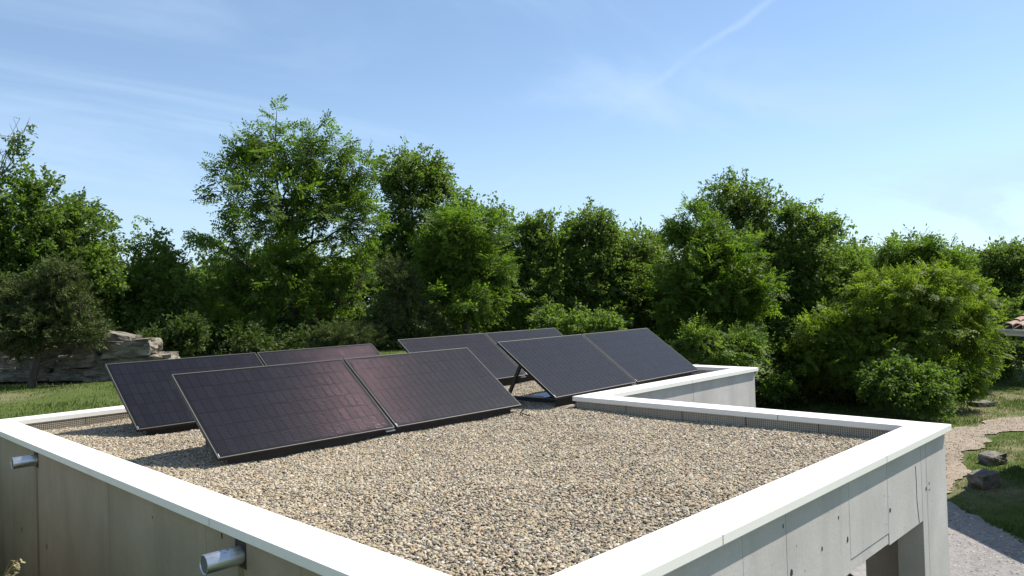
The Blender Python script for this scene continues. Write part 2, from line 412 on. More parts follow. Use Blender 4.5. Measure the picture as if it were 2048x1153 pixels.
def smooth(a, b, x):
    t = np.clip((x-a)/(b-a), 0, 1); return t*t*(3-2*t)
def ground_h(x, y):
    x = np.asarray(x, dtype=float); y = np.asarray(y, dtype=float)
    u = x - 0.9*y
    h = 2.60*(1 - smooth(-2.5, 6.5, u))
    # dug-out passage along the left wall and the forecourt in front of the opening
    tr = (1 - smooth(0.25, 1.25, -(x-X0))) * (1 - smooth(6.6, 7.6, y)) * smooth(-40, -0.2, x-X2-0.5 + 0*y)
    inb = (1-smooth(0.1, 1.2, X0-x))*(1-smooth(0.1, 1.2, x-X2))*(1-smooth(-0.4, 0.25, y-Y2))*(1-smooth(0.2, 1.8, Y0-y))
    h = h*(1-inb)
    h = h + 0.10*np.sin(0.37*x+1.1)*np.sin(0.29*y+0.4)*smooth(8, 20, np.hypot(x, y)) + 0.025*np.sin(1.7*x+0.3)*np.sin(1.3*y)
    return h

def build_ground():
    def axis(c):
        a = np.concatenate([np.linspace(-260, -30, 24), np.arange(-29.5, 50, 0.35), np.linspace(50.5, 300, 24)]); return a
    xs = axis(0); ys = axis(0); nx, ny = len(xs), len(ys)
    Xg, Yg = np.meshgrid(xs, ys, indexing='ij'); Z = ground_h(Xg, Yg)
    V = np.stack([Xg, Yg, Z], -1).reshape(-1, 3)
    i, j = np.meshgrid(np.arange(nx-1), np.arange(ny-1), indexing='ij'); a = (i*ny+j).ravel()
    F = np.stack([a, a+ny, a+ny+1, a+1], -1)
    o = link('ground', mesh_np('ground', V, F, True), M['ground']); tag(o, kind='structure')
build_ground()

def irregular(poly, step=0.07, amp=0.10, seed=1):
    rg = random.Random(seed); out = []
    for k in range(len(poly)):
        a = Vector(poly[k]); b = Vector(poly[(k+1) % len(poly)]); n = max(1, int((b-a).length/step))
        for q in range(n):
            p = a.lerp(b, q/n); out.append((p.x+rg.uniform(-amp, amp), p.y+rg.uniform(-amp, amp)))
    return out

def sheet(name, poly, dz, mat, amp=0.1, seed=1):
    pts = irregular(poly, 0.09, amp*0.4, seed)
    pts = [(x+0.16*math.sin(y*2.3+seed)+0.07*math.sin(x*6.1+y*5), y+0.16*math.sin(x*1.9+seed*2)+0.07*math.sin(x*5.3-y*6.7)) for x, y in pts]
    bm = bmesh.new(); vs = [bm.verts.new((x, y, 0)) for x, y in pts]
    f = bm.faces.new(vs)
    bmesh.ops.triangulate(bm, faces=[f])
    bmesh.ops.subdivide_edges(bm, edges=[e for e in bm.edges if e.calc_length() > 0.8], cuts=3, use_grid_fill=True)
    bm.normal_update()
    for v in bm.verts: v.co.z = float(ground_h(v.co.x, v.co.y)) + dz
    for f in bm.faces:
        if f.normal.z < 0: f.normal_flip()
    o = bm_obj(name, bm, mat); tag(o, kind='structure'); return o

def gpoly(pts):
    return [tuple(at_z(px, py, 0.03)[:2]) for px, py in pts]
TRACK = gpoly([(1860, 905), (1885, 868), (1935, 852), (1985, 838), (2040, 826), (2130, 812), (2160, 838), (2060, 856), (2000, 872), (1962, 893), (1936, 918), (1918, 950), (1908, 990), (1890, 1030), (1840, 1040), (1840, 960)])
YARD = gpoly([(1830, 1048), (1880, 1012), (1920, 1012), (1962, 1034), (2010, 1072), (2080, 1100), (2200, 1130), (2300, 1400), (1700, 1400), (1640, 1180)])
sheet('gravel_track', TRACK, 0.03, M['track_red'], 0.12, 3)
sheet('bounce_sheet', [(-7, -9), (-1.75, -9), (-1.75, 5.5), (-3.2, 6.2), (-7, 6)], 0.03, M['bounce'], 0.12, 9)  # unseen pale sheet, added to bounce warm light onto the left wall
sheet('gravel_yard', YARD, 0.045, M['track_grey'], 0.12, 4)

# ------------------------------------------------------------------ concrete building
def build_building():
    B = empty('concrete_building', (X0, Y0, 0))
    B['label'] = 'flat-roofed grey concrete building with white coping and pebble-covered roof'; B['category'] = 'building'
    off = Vector((-X0, -Y0, 0))
    def pb(name, lo, hi, mat, bevel=0.0):
        lo = [min(a, b) for a, b in zip(lo, hi)]; hi2 = [max(a, b) for a, b in zip(lo, hi)]
        o = box(name, lo, hi2, mat, None, bevel); o.location = o.location + off; o.parent = B; return o
    zt = ZC - FH
    fx0, fy0, fx1, fyp, fx2, fy2 = X0+OH, Y0+OH, X1-OH, YP+OH, X2-OH, Y2-OH     # outer wall faces
    t = WT; core = 0.02
    # ---- left wall (x = fx0), bays between formwork joints
    js = [fy0 + t] + sorted(float(at_x(px, py, fx0)[1]) for px, py in ((602, 1153), (412, 1090), (217, 1010), (68, 940))) + [fy2]
    js = [js[0], 1.2, *js[1:]] if js[1] > 1.6 else js
    for a, b in zip(js[:-1], js[1:]):
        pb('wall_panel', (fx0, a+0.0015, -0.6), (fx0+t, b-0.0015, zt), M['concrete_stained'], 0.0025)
    pb('wall_core', (fx0+core, fy0+t+0.01, -0.59), (fx0+t-0.01, fy2-0.01, zt-0.004), M['dark'])
    # ---- front wall (y = fy0) with wide opening
    xo_r = float(at_y(1847, 1060, fy0)[0])            # right jamb of the opening
    zl = float(at_y(1847, 1042, fy0)[2])              # underside of the lintel
    xj = sorted(float(at_y(px, py, fy0)[0]) for px, py in ((1572, 1060), (1698, 1010), (1775, 985), (1836, 980)))
    xo_l = 1.4
    pb('wall_panel', (fx0, fy0, -0.6), (xo_l, fy0+t, zt), M['concrete'], 0.0025)
    edges = [xo_l] + xj[:3] + [xo_r]
    for k, (a, b) in enumerate(zip(edges[:-1], edges[1:])):
        if k == 2:
            pb('wall_panel', (a+0.0018, fy0, zl+0.085), (b-0.0018, fy0+t, zt), M['concrete'], 0.0025)
            pb('lintel_strip', (a+0.0018, fy0+0.004, zl+0.012), (b-0.0018, fy0+t, zl+0.081), M['concrete'], 0.0025)
        else:
            pb('wall_panel', (a+0.0018, fy0, zl + (0.0 if k != 1 else 0.006)), (b-0.0018, fy0+t, zt), M['concrete'], 0.0025)
    pb('wall_core', (fx0+0.01, fy0+core, zl+0.02), (xo_r-0.01, fy0+t-0.01, zt-0.004), M['dark'])
    xp = float(at_y(1858, 1080, fy0)[0])
    pb('wall_panel', (xo_r+0.003, fy0, -0.3), (xp-0.002, fy0+t, zt), M['concrete'], 0.003)
    pb('wall_panel', (xp+0.002, fy0, -0.3), (fx1, fy0+t, zt), M['concrete'], 0.0025)
    # ---- end wall (x = fx1): pier, opening, pier
    ye = float(at_x(1732, 1140, fx1-t)[1])
    pb('wall_panel', (fx1-t, fy0+t+0.003, -0.3), (fx1, ye, zt), M['concrete'], 0.0025)
    pb('wall_panel', (fx1-t, ye+0.003, zl), (fx1, fyp-0.003, zt), M['concrete'], 0.0025)
    # ---- recessed wall (y = fyp) facing the camera on the right
    xw = float(at_y(1386, 775, fyp)[0])
    for a, b in ((fx1-t, xw), (xw, fx2)):
        pb('wall_panel', (a+0.003, fyp, -0.3), (b-0.003, fyp+t, zt), M['concrete'], 0.0025)
    pb('wall_core', (fx1, fyp+core, -0.29), (fx2-0.02, fyp+t-0.01, zt-0.004), M['dark'])
    # ---- right end and back walls
    pb('wall_panel', (fx2-t, fyp+t+0.003, -0.3), (fx2, fy2, zt), M['concrete'], 0.0025)
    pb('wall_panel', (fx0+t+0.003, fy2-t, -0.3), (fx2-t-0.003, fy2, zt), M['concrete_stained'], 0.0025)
    # ---- slab, floor
    pb('roof_slab', (fx0+t+0.002, fy0+t+0.002, ZG-0.24), (fx1-t-0.002, fy2-t-0.002, ZG-0.035), M['membrane'])
    pb('roof_slab', (fx1-t, fyp+t+0.002, ZG-0.238), (fx2-t-0.002, fy2-t-0.002, ZG-0.037), M['membrane'])
    pb('floor_slab', (fx0+t, fy0+0.02, -0.2), (fx1-0.02, fy2-t, 0.06), M['track_grey'])
    # ---- coping, in lengths with open joints
    def cop(lo, hi):
        o = pb('coping', (lo[0], lo[1], ZC-FH), (hi[0], hi[1], ZC), M['coping'], 0.004); return o
    jl = sorted([float(at_z(261, 923, ZC)[1]), float(at_z(512, 1013.5, ZC)[1])])
    jl = [Y0, jl[0]-(jl[1]-jl[0]), jl[0], jl[1], Y2-CW]
    if jl[1] < Y0+0.5: jl = [Y0, jl[2], jl[3], jl[4]]
    for a, b in zip(jl[:-1], jl[1:]): cop((X0, a+0.0035), (X0+CW, b-0.0035))
    jb = [X0, 2.2, 4.4, 6.6, X2-CW]
    for a, b in zip(jb[:-1], jb[1:]): cop((a+0.0015, Y2-CW+0.0015), (b-0.0015, Y2))
    xq = float(at_y(1774, 918, Y0)[0])
    for a, b in ((X0+CW, xq-2.2), (xq-2.2, xq), (xq, X1)): cop((a+0.0025, Y0), (b-0.0025, Y0+CW))
    ym = float(at_z(1546, 832, ZC)[1])
    for a, b in ((Y0+CW, ym), (ym, YP+CW)): cop((X1-CW, a+0.0025), (X1, b-0.0025))
    for a, b in ((X1, 6.7), (6.7, X2)): cop((a+0.0015, YP), (b-0.0015, YP+CW))
    cop((X2-CW, YP+CW+0.0015), (X2, Y2))
    def seal(x0, y0, x1, y1): pb('joint_seal', (x0, y0, ZC-FH+0.003), (x1, y1, ZC-0.0035), M['dark'])
    for j_ in jl[1:-1]: seal(X0+0.003, j_-0.0025, X0+CW-0.003, j_+0.0025)
    for x_ in (xq-2.2, xq): seal(x_-0.0025, Y0+0.003, x_+0.0025, Y0+CW-0.003)
    seal(X1-CW+0.003, ym-0.0025, X1-0.003, ym+0.0025)
    # ---- upstands inside the copings
    zi = ZG-0.034
    for lo, hi in (((X0+CW-OH-0.004, Y0+CW-OH), (X0+CW-OH+0.004, Y2-CW+OH)), ((X0+CW, Y2-CW+OH-0.004), (X2-CW, Y2-CW+OH+0.004)),
                   ((X0+CW, Y0+CW-OH-0.004), (X1-CW, Y0+CW-OH+0.004))):
        pb('upstand', (*lo, zi), (*hi, zt-0.001), M['flashing'])
    # ---- gravel guard netting along the far upstand
    def netting(p, q, h=0.088, pitch=0.019, posts=0.62):
        p = Vector(p); q = Vector(q); d = q-p; n = int(d.length/pitch); bm = bmesh.new()
        rg = random.Random(5)
        for k in range(n+1):
            c = p + d*(k/n); bar_bm(bm, c+Vector((0, 0, -0.012)), c+Vector((rg.uniform(-.001, .001), 0, h+rg.uniform(-.004, .006))), 0.0062, 0.0030)
        for r in range(int(h/pitch)+1):
            bar_bm(bm, p+Vector((0, 0, r*pitch)), q+Vector((0, 0, r*pitch)), 0.0062, 0.0030)
        for v in bm.verts: v.co += off
        o = bm_obj('gravel_guard', bm, M['wire'], B); tag(o, kind='stuff')
        m = max(2, int(d.length/posts))
        for k in range(m+1):
            c = p + d*(k/m)
            pb('guard_post', (c.x-0.0035, c.y-0.0035, c.z-0.03), (c.x+0.0035, c.y+0.0035, c.z+h-0.004), M['mount'])
    netting((X1-CW+OH-0.012, Y0+CW+0.02, ZG), (X1-CW+OH-0.012, YP+CW-0.03, ZG))
    netting((X1-CW+0.03, YP+CW-0.012, ZG), (X2-CW-0.02, YP+CW-0.012, ZG))
    netting((X0+CW+0.05, Y2-CW+0.012, ZG), (3.2, Y2-CW+0.012, ZG))
    pb('upstand', (X1-CW+OH-0.004, Y0+CW, zi), (X1-CW+OH+0.004, YP+CW-OH, zt-0.001), M['upstand'])
    pb('upstand', (X1-CW+OH+0.006, YP+CW-OH-0.004, zi), (X2-CW, YP+CW-OH+0.004, zt-0.001), M['concrete'])
    # ---- rain spouts through the left wall
    for px, py, ex, ey in ((73, 920, 24, 929), (482, 1110, 407, 1132)):
        w = at_x(px, py, fx0); e = at_d(ex, ey, 1.0)
        ln = 0.24
        # length from where the free end is seen: on the axis, level, square to the wall
        v = ray(ex, ey); k = (w[1]-CAM[1])/v[1]; xe = float((CAM+v*k)[0]); xe = max(fx0-0.5, min(fx0-0.12, xe))
        r = 0.049
        bm = bmesh.new(); n = 28; ring = []
        prof = [(xe, r), (xe, r-0.003), (fx0+0.05, r-0.003)]; prof = [(fx0+0.06, r), (xe+0.001, r), (xe, r-0.001), (xe, r-0.003), (fx0+0.05, r-0.003)]
        for x, rr in prof:
            ring.append([bm.verts.new((x+off.x, w[1]+off.y+rr*math.cos(2*math.pi*k/n), w[2]+rr*math.sin(2*math.pi*k/n))) for k in range(n)])
        for a, b in zip(ring[:-1], ring[1:]):
            for k in range(n): bm.faces.new((a[k], a[(k+1) % n], b[(k+1) % n], b[k]))
        bm.faces.new(ring[-1])
        bmesh.ops.recalc_face_normals(bm, faces=bm.faces[:])
        p = bm_obj('drain_pipe', bm, M['pipe'], B, True)
        p['label'] = 'short stainless pipe sticking out of the wall'
        # pocket frame round the pipe
        bm = bmesh.new(); hw = 0.060
        for s, (lo, hi) in enumerate((((-hw, -hw-0.004), (-hw+0.009, hw+0.012)), ((hw-0.009, -hw-0.004), (hw, hw+0.012)), ((-hw+0.009, hw), (hw-0.009, hw+0.012)), ((-hw+0.009, -hw-0.004), (hw-0.009, -hw+0.006)))):
            box_bm(bm, (fx0-0.003+off.x, w[1]+lo[0]+off.y, w[2]+lo[1]), (fx0+0.01+off.x, w[1]+hi[0]+off.y, w[2]+hi[1]))
        bm_obj('pipe_sleeve', bm, M['mount'], p)
        pb('pipe_pocket', (fx0-0.0015, w[1]-hw+0.009, w[2]-hw+0.006), (fx0+0.01, w[1]+hw-0.009, w[2]+hw), M['dark'])
        bm = bmesh.new(); cv = [bm.verts.new((xe+0.006+off.x, w[1]+off.y+(r-0.0035)*math.cos(2*math.pi*k/n), w[2]+(r-0.0035)*math.sin(2*math.pi*k/n))) for k in range(n)]; bm.faces.new(cv)
        bm_obj('pipe_bore', bm, M['bore'], p)
        # rusty run-off streak below
        pb('stain_strip', (fx0-0.0012, w[1]-0.03, -0.55), (fx0+0.004, w[1]+0.035, w[2]-hw-0.006), M['stain'])
    # ---- tie holes and blow holes left by the formwork
    def hole(face, px, py, r, tall=1.0):
        bm = bmesh.new(); n = 10; rg = random.Random(int(px*7+py)); P = at_y(px, py, fy0) if face == 'f' else at_x(px, py, fx0)
        a = []; b = []
        for k in range(n):
            th = 2*math.pi*k/n; q = r*rg.uniform(0.75, 1.2); u_, v_ = q*math.cos(th), q*tall*math.sin(th)
            for lst, dd, sc in ((a, -0.0025, 1.0), (b, 0.004, 1.0)):
                if face == 'f': lst.append(bm.verts.new((P[0]+u_*sc+off.x, fy0+dd+off.y, P[2]+v_*sc)))
                else: lst.append(bm.verts.new((fx0+dd+off.x, P[1]+u_*sc+off.y, P[2]+v_*sc)))
        bm.faces.new(a); bm.faces.new(b[::-1])
        for k in range(n): bm.faces.new((a[k], b[k], b[(k+1) % n], a[(k+1) % n]))
        bmesh.ops.recalc_face_normals(bm, faces=bm.faces[:])
        bm_obj('tie_hole', bm, M['dark'], B)
    for px, py, r, tl in ((1780, 1021, .013, 1.3), (1852, 978, .013, 1.3), (1695, 1079, .011, 1.6), (1583, 1146, .014, 1.4), (1644, 1098, .007, 2.0), (1677, 1035, .005, 2.0), (1858, 967, .005, 2.2), (1858, 980, .005, 1.6), (1566, 1053, .004, 3.0)):
        hole('f', px, py, r, tl)
    for px, py, r, tl in ((44, 1060, .008, 2.6), (94, 1094, .007, 3.0), (444, 1072, .005, 3.2), (305, 1035, .005, 1.2)):
        hole('l', px, py, r, tl)
    # hairline crack above the jamb
    pts = [at_y(px, py, fy0-0.0012) for px, py in ((1831, 932), (1833, 970), (1834, 1000), (1837, 1030), (1839, 1046))]
    bm = bmesh.new()
    for a, b in zip(pts[:-1], pts[1:]): bar_bm(bm, Vector(a)+off, Vector(b)+off, 0.003, 0.003, (0, 1, 0))
    bm_obj('crack', bm, M['dark'], B)
    # roof gravel: real pebbles, spread by geometry nodes
    bed = pb('gravel_bed', (X0+CW-OH+0.006, Y0+CW-OH+0.006, ZG-0.034), (X1-CW+OH-0.006, Y2-CW+OH-0.006, ZG-0.027), M['membrane'])
    bed2 = pb('gravel_bed', (X1-CW+OH, YP+CW-OH+0.006, ZG-0.0335), (X2-CW+OH-0.006, Y2-CW+OH-0.006, ZG-0.0275), M['membrane'])
    return B
def mk_stain():
    q = NT('rust_stain'); v = q.world((6, 6, 1.2)); n = q.noise(v, 2, 5)
    q.set(color=q.mix(n, (0.16, 0.125, 0.06), (0.27, 0.22, 0.13)), rough=0.9, spec=0.2); return q.m
M['stain'] = mk_stain()
BUILDING = build_building()

def build_pebbles():
    rng = np.random.default_rng(11)
    dens = 8600
    x_lo, x_hi, y_lo, y_hi = X0+CW-OH+0.02, X2-CW+OH-0.02, Y0+CW-OH+0.02, Y2-CW+OH-0.02
    n = int((x_hi-x_lo)*(y_hi-y_lo)*dens)
    p = np.stack([rng.uniform(x_lo, x_hi, n), rng.uniform(y_lo, y_hi, n)], -1)
    keep = (p[:, 0] < X1-CW+0.004) | (p[:, 1] > YP+CW+0.0)
    p = p[keep]; n = len(p)
    z = ZG - 0.008 + rng.uniform(-0.006, 0.007, n) + 0.010*np.sin(p[:, 0]*3.1+0.5)*np.sin(p[:, 1]*2.3) + 0.006*np.sin(p[:, 0]*7.7)*np.sin(p[:, 1]*6.1+1)
    me = bpy.data.meshes.new('pebble_points'); me.vertices.add(n)
    me.vertices.foreach_set('co', np.column_stack([p, z]).astype(np.float32).ravel())
    def attr(nm, typ, data, key):
        a = me.attributes.new(nm, typ, 'POINT'); a.data.foreach_set(key, np.asarray(data, dtype=np.float32).ravel())
    base = rng.lognormal(0, 0.26, n)*0.0072
    attr('size', 'FLOAT_VECTOR', np.stack([base*rng.uniform(1.0, 1.5, n), base*rng.uniform(0.75, 1.05, n), base*rng.uniform(0.5, 0.75, n)], -1), 'vector')
    attr('turn', 'FLOAT_VECTOR', np.stack([rng.normal(0, 0.35, n), rng.normal(0, 0.35, n), rng.uniform(0, 6.283, n)], -1), 'vector')
    drift = 0.10*np.sin(p[:, 0]*1.3+0.4)*np.sin(p[:, 1]*1.1+1.0) + 0.07*np.sin(p[:, 0]*3.9+1.7)*np.sin(p[:, 1]*3.3) + 0.05*np.sin(p[:, 0]*9.7)*np.sin(p[:, 1]*8.9+0.6)
    attr('tone', 'FLOAT', np.clip(rng.uniform(0, 1, n)**(1+1.6*np.clip(drift, -0.3, 0.3)), 0, 1), 'value')
    attr('pick', 'FLOAT', rng.integers(0, 5, n), 'value')
    o = link('roof_gravel', me, None); tag(o, 'loose cream and grey river pebbles covering the flat roof', 'pebbles', kind='stuff')
    g = bpy.data.node_groups.new('pebble_spread', 'GeometryNodeTree')
    g.interface.new_socket('Geometry', in_out='INPUT', socket_type='NodeSocketGeometry')
    g.interface.new_socket('Geometry', in_out='OUTPUT', socket_type='NodeSocketGeometry')
    N, L = g.nodes, g.links
    gi = N.new('NodeGroupInput'); go = N.new('NodeGroupOutput')
    mtp = N.new('GeometryNodeMeshToPoints'); L.new(gi.outputs[0], mtp.inputs[0])
    join = N.new('GeometryNodeJoinGeometry')
    for k in range(5):
        ico = N.new('GeometryNodeMeshIcoSphere'); ico.inputs['Radius'].default_value = 1.0; ico.inputs['Subdivisions'].default_value = 2
        sp = N.new('GeometryNodeSetPosition'); L.new(ico.outputs[0], sp.inputs[0])
        nz = N.new('ShaderNodeTexNoise'); nz.noise_dimensions = '4D'; nz.inputs['W'].default_value = k*3.7+0.5; nz.inputs['Scale'].default_value = 0.8; nz.inputs['Detail'].default_value = 1
        vm = N.new('ShaderNodeVectorMath'); vm.operation = 'MULTIPLY_ADD'; vm.inputs[1].default_value = (1.1, 1.1, 1.1); vm.inputs[2].default_value = (-0.55, -0.55, -0.55)
        L.new(nz.outputs['Color'], vm.inputs[0]); L.new(vm.outputs[0], sp.inputs['Offset'])
        sm = N.new('GeometryNodeSetMaterial'); sm.inputs['Material'].default_value = M['pebble']; L.new(sp.outputs[0], sm.inputs[0])
        ss = N.new('GeometryNodeSetShadeSmooth'); L.new(sm.outputs[0], ss.inputs[0])
        gti = N.new('GeometryNodeGeometryToInstance'); L.new(ss.outputs[0], gti.inputs[0]); L.new(gti.outputs[0], join.inputs[0])
    def named(nm, typ):
        a = N.new('GeometryNodeInputNamedAttribute'); a.data_type = typ; a.inputs['Name'].default_value = nm; return a.outputs[0]
    iop = N.new('GeometryNodeInstanceOnPoints'); L.new(mtp.outputs[0], iop.inputs['Points']); L.new(join.outputs[0], iop.inputs['Instance'])
    iop.inputs['Pick Instance'].default_value = True
    L.new(named('pick', 'FLOAT'), iop.inputs['Instance Index'])
    L.new(named('turn', 'FLOAT_VECTOR'), iop.inputs['Rotation']); L.new(named('size', 'FLOAT_VECTOR'), iop.inputs['Scale'])
    L.new(iop.outputs[0], go.inputs[0])
    md = o.modifiers.new('spread', 'NODES'); md.node_group = g
build_pebbles()

# ------------------------------------------------------------------ solar modules and their mounts
PW, PL, TILT, GAP = 1.722, 1.0621, 0.62274, 0.0275
PAIRS = {'F': (0.5651, 3.7475, 0.0077, 2.6777+0.1568-0.0203), 'G': (4.4232, 3.5968, 0.0624, 2.6777+0.1568+0.0277),
         'H': (0.7021, 5.8647, 0.0138, 2.6777+0.1568-0.0233), 'K': (4.4944, 5.7190, 0.0269, 2.6777+0.1568+0.0159)}
FTH = 0.032
def cell_mesh(w, h):
    bm = bmesh.new(); c = 0.006
    pts = [(-w/2+c, -h/2), (w/2-c, -h/2), (w/2, -h/2+c), (w/2, h/2-c), (w/2-c, h/2), (-w/2+c, h/2), (-w/2, h/2-c), (-w/2, -h/2+c)]
    top = [bm.verts.new((x, y, 0.0006)) for x, y in pts]; bm.faces.new(top)
    bot = [bm.verts.new((x, y, -0.0004)) for x, y in pts]; bm.faces.new(bot[::-1])
    for k in range(8): bm.faces.new((bot[k], bot[(k+1) % 8], top[(k+1) % 8], top[k]))
    me = bpy.data.meshes.new('solar_cell'); bm.to_mesh(me); bm.free(); me.materials.append(M['cell']); return me
NC, NR = 20, 6
MX, MY = 0.030, 0.026
CWD, CHT = (PW-2*MX)/NC, (PL-2*MY)/NR
CELL = cell_mesh(CWD-0.0055, CHT-0.0075)
def frame_meshes():
    lip, t = 0.0075, FTH
    bm = bmesh.new()      # thin bright top lip
    for lo, hi in (((0, 0), (PW, lip)), ((0, PL-lip), (PW, PL)), ((0, lip), (lip, PL-lip)), ((PW-lip, lip), (PW, PL-lip))):
        box_bm(bm, (*lo, -0.004), (*hi, 0.0022))
    a = bpy.data.meshes.new('frame'); bm.to_mesh(a); bm.free(); a.materials.append(M['black_frame'])
    bm = bmesh.new()
    for lo, hi in (((0, 0), (PW, 0.004)), ((0, PL-0.004), (PW, PL)), ((0, 0.004), (0.004, PL-0.004)), ((PW-0.004, 0.004), (PW, PL-0.004))):
        box_bm(bm, (*lo, -t), (*hi, -0.0045))
    b = bpy.data.meshes.new('frame_side'); bm.to_mesh(b); bm.free(); b.materials.append(M['frame_side'])
    bm = bmesh.new(); box_bm(bm, (0.004, 0.004, -0.0075), (PW-0.004, PL-0.004, -0.0018))
    c = bpy.data.meshes.new('backsheet'); bm.to_mesh(c); bm.free(); c.materials.append(M['backsheet'])
    bm = bmesh.new(); box_bm(bm, (PW/2-0.05, PL-0.14, -0.028), (PW/2+0.05, PL-0.06, -0.008))
    d = bpy.data.meshes.new('junction_box'); bm.to_mesh(d); bm.free(); d.materials.append(M['frame_side'])
    bm = bmesh.new(); box_bm(bm, (0.016, 0.018, -0.0017), (0.020, 0.052, -0.0008))
    e = bpy.data.meshes.new('serial_label'); bm.to_mesh(e); bm.free(); e.materials.append(M['galv'])
    return a, b, c, d, e
FM = frame_meshes()
PLABEL = {'F1': 'front left solar panel nearest the camera, its lower corner above the left coping',
          'F2': 'solar panel in front row centre, right half of the nearest pair',
          'G1': 'solar panel beside the coping corner with its left side and leg exposed',
          'G2': 'rightmost solar panel, plain slate grey, by the far white coping corner',
          'H1': 'rear left solar panel seen in front of the boulder wall',
          'H2': 'rear row solar panel mostly hidden, pinkish strip behind the nearest pair',
          'K1': 'rear row solar panel seen through the gap between the two front pairs',
          'K2': 'farthest rear solar panel, only its top strip shows behind the right pair'}
def build_modules():
    for key, (x, y, a, z) in PAIRS.items():
        e1 = Vector((math.cos(a), math.sin(a), 0)); e2 = Vector((-math.sin(a)*math.cos(TILT), math.cos(a)*math.cos(TILT), math.sin(TILT))); n = e1.cross(e2)
        for i in range(2):
            root = empty('solar_panel'); tag(root, PLABEL[key+str(i+1)], 'solar panel', 'tilted solar panels on the pebble roof')
            o = Vector((x, y, z)) + e1*(i*(PW+GAP))
            mw = Matrix((( e1.x, e2.x, n.x, o.x), (e1.y, e2.y, n.y, o.y), (e1.z, e2.z, n.z, o.z), (0, 0, 0, 1)))
            root.matrix_world = mw
            for nm, me in zip(('frame', 'frame_side', 'laminate', 'junction_box', 'serial_label'), FM):
                ob = link(nm, me, None, root)
                if nm == 'laminate': lam = ob
            for r in range(NR):
                for c in range(NC):
                    ob = bpy.data.objects.new('solar_cell', CELL); COL.objects.link(ob); ob.parent = lam
                    ob.location = (MX+CWD*(c+0.5), MY+CHT*(r+0.5), -0.0010)
        # mount: one per pair
        mt = empty('panel_mount', (x, y, ZG), a)
        tag(mt, {'F': 'dark steel mount under the nearest left pair of solar panels', 'G': 'dark steel mount under the right front pair, its leg visible from the side',
                 'H': 'dark steel mount under the rear left pair of solar panels', 'K': 'dark steel mount under the rear right pair of solar panels'}[key], 'mount', 'solar panel mounts')
        zb = z - ZG
        ct, st = math.cos(TILT), math.sin(TILT)
        total = 2*PW + GAP
        bm = bmesh.new(); bar_bm(bm, (0.12, 0.085, zb*0.36-0.004), (total-0.10, 0.085, zb*0.36-0.004), 0.03, zb*0.72+0.004); bm_obj('front_rail', bm, M['mount'], mt)
        for xs in (0.42, PW+GAP/2, total-0.55):
            bm = bmesh.new(); bar_bm(bm, (xs, 0.09, 0.02), (xs, 1.12, 0.02), 0.05, 0.045); bm_obj('base_rail', bm, M['mount'], mt)
            # strut square to the module
            q = 0.86*PL; top = Vector((xs, q*ct + st*(FTH), zb+q*st - ct*(FTH+0.002)))
            ln = (top.z-0.03)/ct; bot = top + Vector((0, st*ln*0.75, -(top.z-0.03)))
            bm = bmesh.new(); bar_bm(bm, bot, top, 0.04, 0.03, (1, 0, 0)); bm_obj('strut', bm, M['mount'], mt)
            bm = bmesh.new(); a0 = Vector((xs, 0.08*ct+st*(FTH+0.014), zb+0.08*st-ct*(FTH+0.014))); b0 = Vector((xs, 1.0*ct+st*(FTH+0.014), zb+1.0*st-ct*(FTH+0.014)))
            bar_bm(bm, a0, b0, 0.04, 0.026, (0, -st, ct)); bm_obj('slope_rail', bm, M['mount'], mt)
        if key == 'G':
            tt = np.linspace(0, 1, 24)[:, None]; A = np.array([0.30, 1.0, 0.03]); Bq = np.array([-0.55, -0.15, 0.022]); P_ = A*(1-tt)+Bq*tt
            P_[:, 0] += 0.10*np.sin(tt[:, 0]*5.5); P_[:, 1] += 0.05*np.sin(tt[:, 0]*9)
            v_, f_ = tube(P_, np.full(24, 0.006), 6); link('cable', mesh_np('cable', v_, f_, True), M['frame_side'], mt)
        bm = bmesh.new(); box_bm(bm, (0.40, 0.50, 0.046), (1.6, 0.82, 0.052)); box_bm(bm, (0.40, 0.50, 0.0525), (0.404, 0.82, 0.075)); bm_obj('ballast_tray', bm, M['galv'], mt)
        bm = bmesh.new(); box_bm(bm, (PW-0.10, -0.004, zb-0.030), (PW+0.004, 0.016, zb-0.021-0.0)); bm_obj('clamp', bm, M['galv'], mt)
build_modules()

# ------------------------------------------------------------------ rocks
def rock_mesh(name, size, seed, rough=0.12, sub=4, boxy=0.85, mat=None):
    """irregular block: a rounded box pushed about by layered noise"""
    from mathutils import noise
    bm = bmesh.new(); bmesh.ops.create_cube(bm, size=2.0)
    bmesh.ops.subdivide_edges(bm, edges=bm.edges[:], cuts=sub*2-1, use_grid_fill=True)
    so = Vector((seed*3.1, seed*1.7, seed*0.9))
    for v in bm.verts:
        c = v.co.copy(); s = c.normalized()*1.25
        p = c*boxy + s*(1-boxy)
        k = noise.noise(p*1.1+so)*rough*1.6 + noise.noise(p*2.7+so)*rough*0.8
        crack = -0.10*max(0, 1-abs(noise.noise(Vector((p.x*0.4, p.y*0.4, p.z*3.0))+so))*9)*rough*6
        p = p*(1+k+crack*0.3)
        p.x += noise.noise(Vector((p.y, p.z, 3))+so)*0.16 + noise.noise(p*5+so)*0.03; p.z += noise.noise(Vector((p.x*0.9, p.y, 7))+so)*0.16 + noise.noise(p*6.3+so)*0.05; p.y += noise.noise(p*4.1-so)*0.08
        v.co = Vector((p.x*size[0]/2, p.y*size[1]/2, p.z*size[2]/2))
    bm.normal_update()
    me = bpy.data.meshes.new(name); bm.to_mesh(me); bm.free()
    if mat: me.materials.append(mat)
    return me

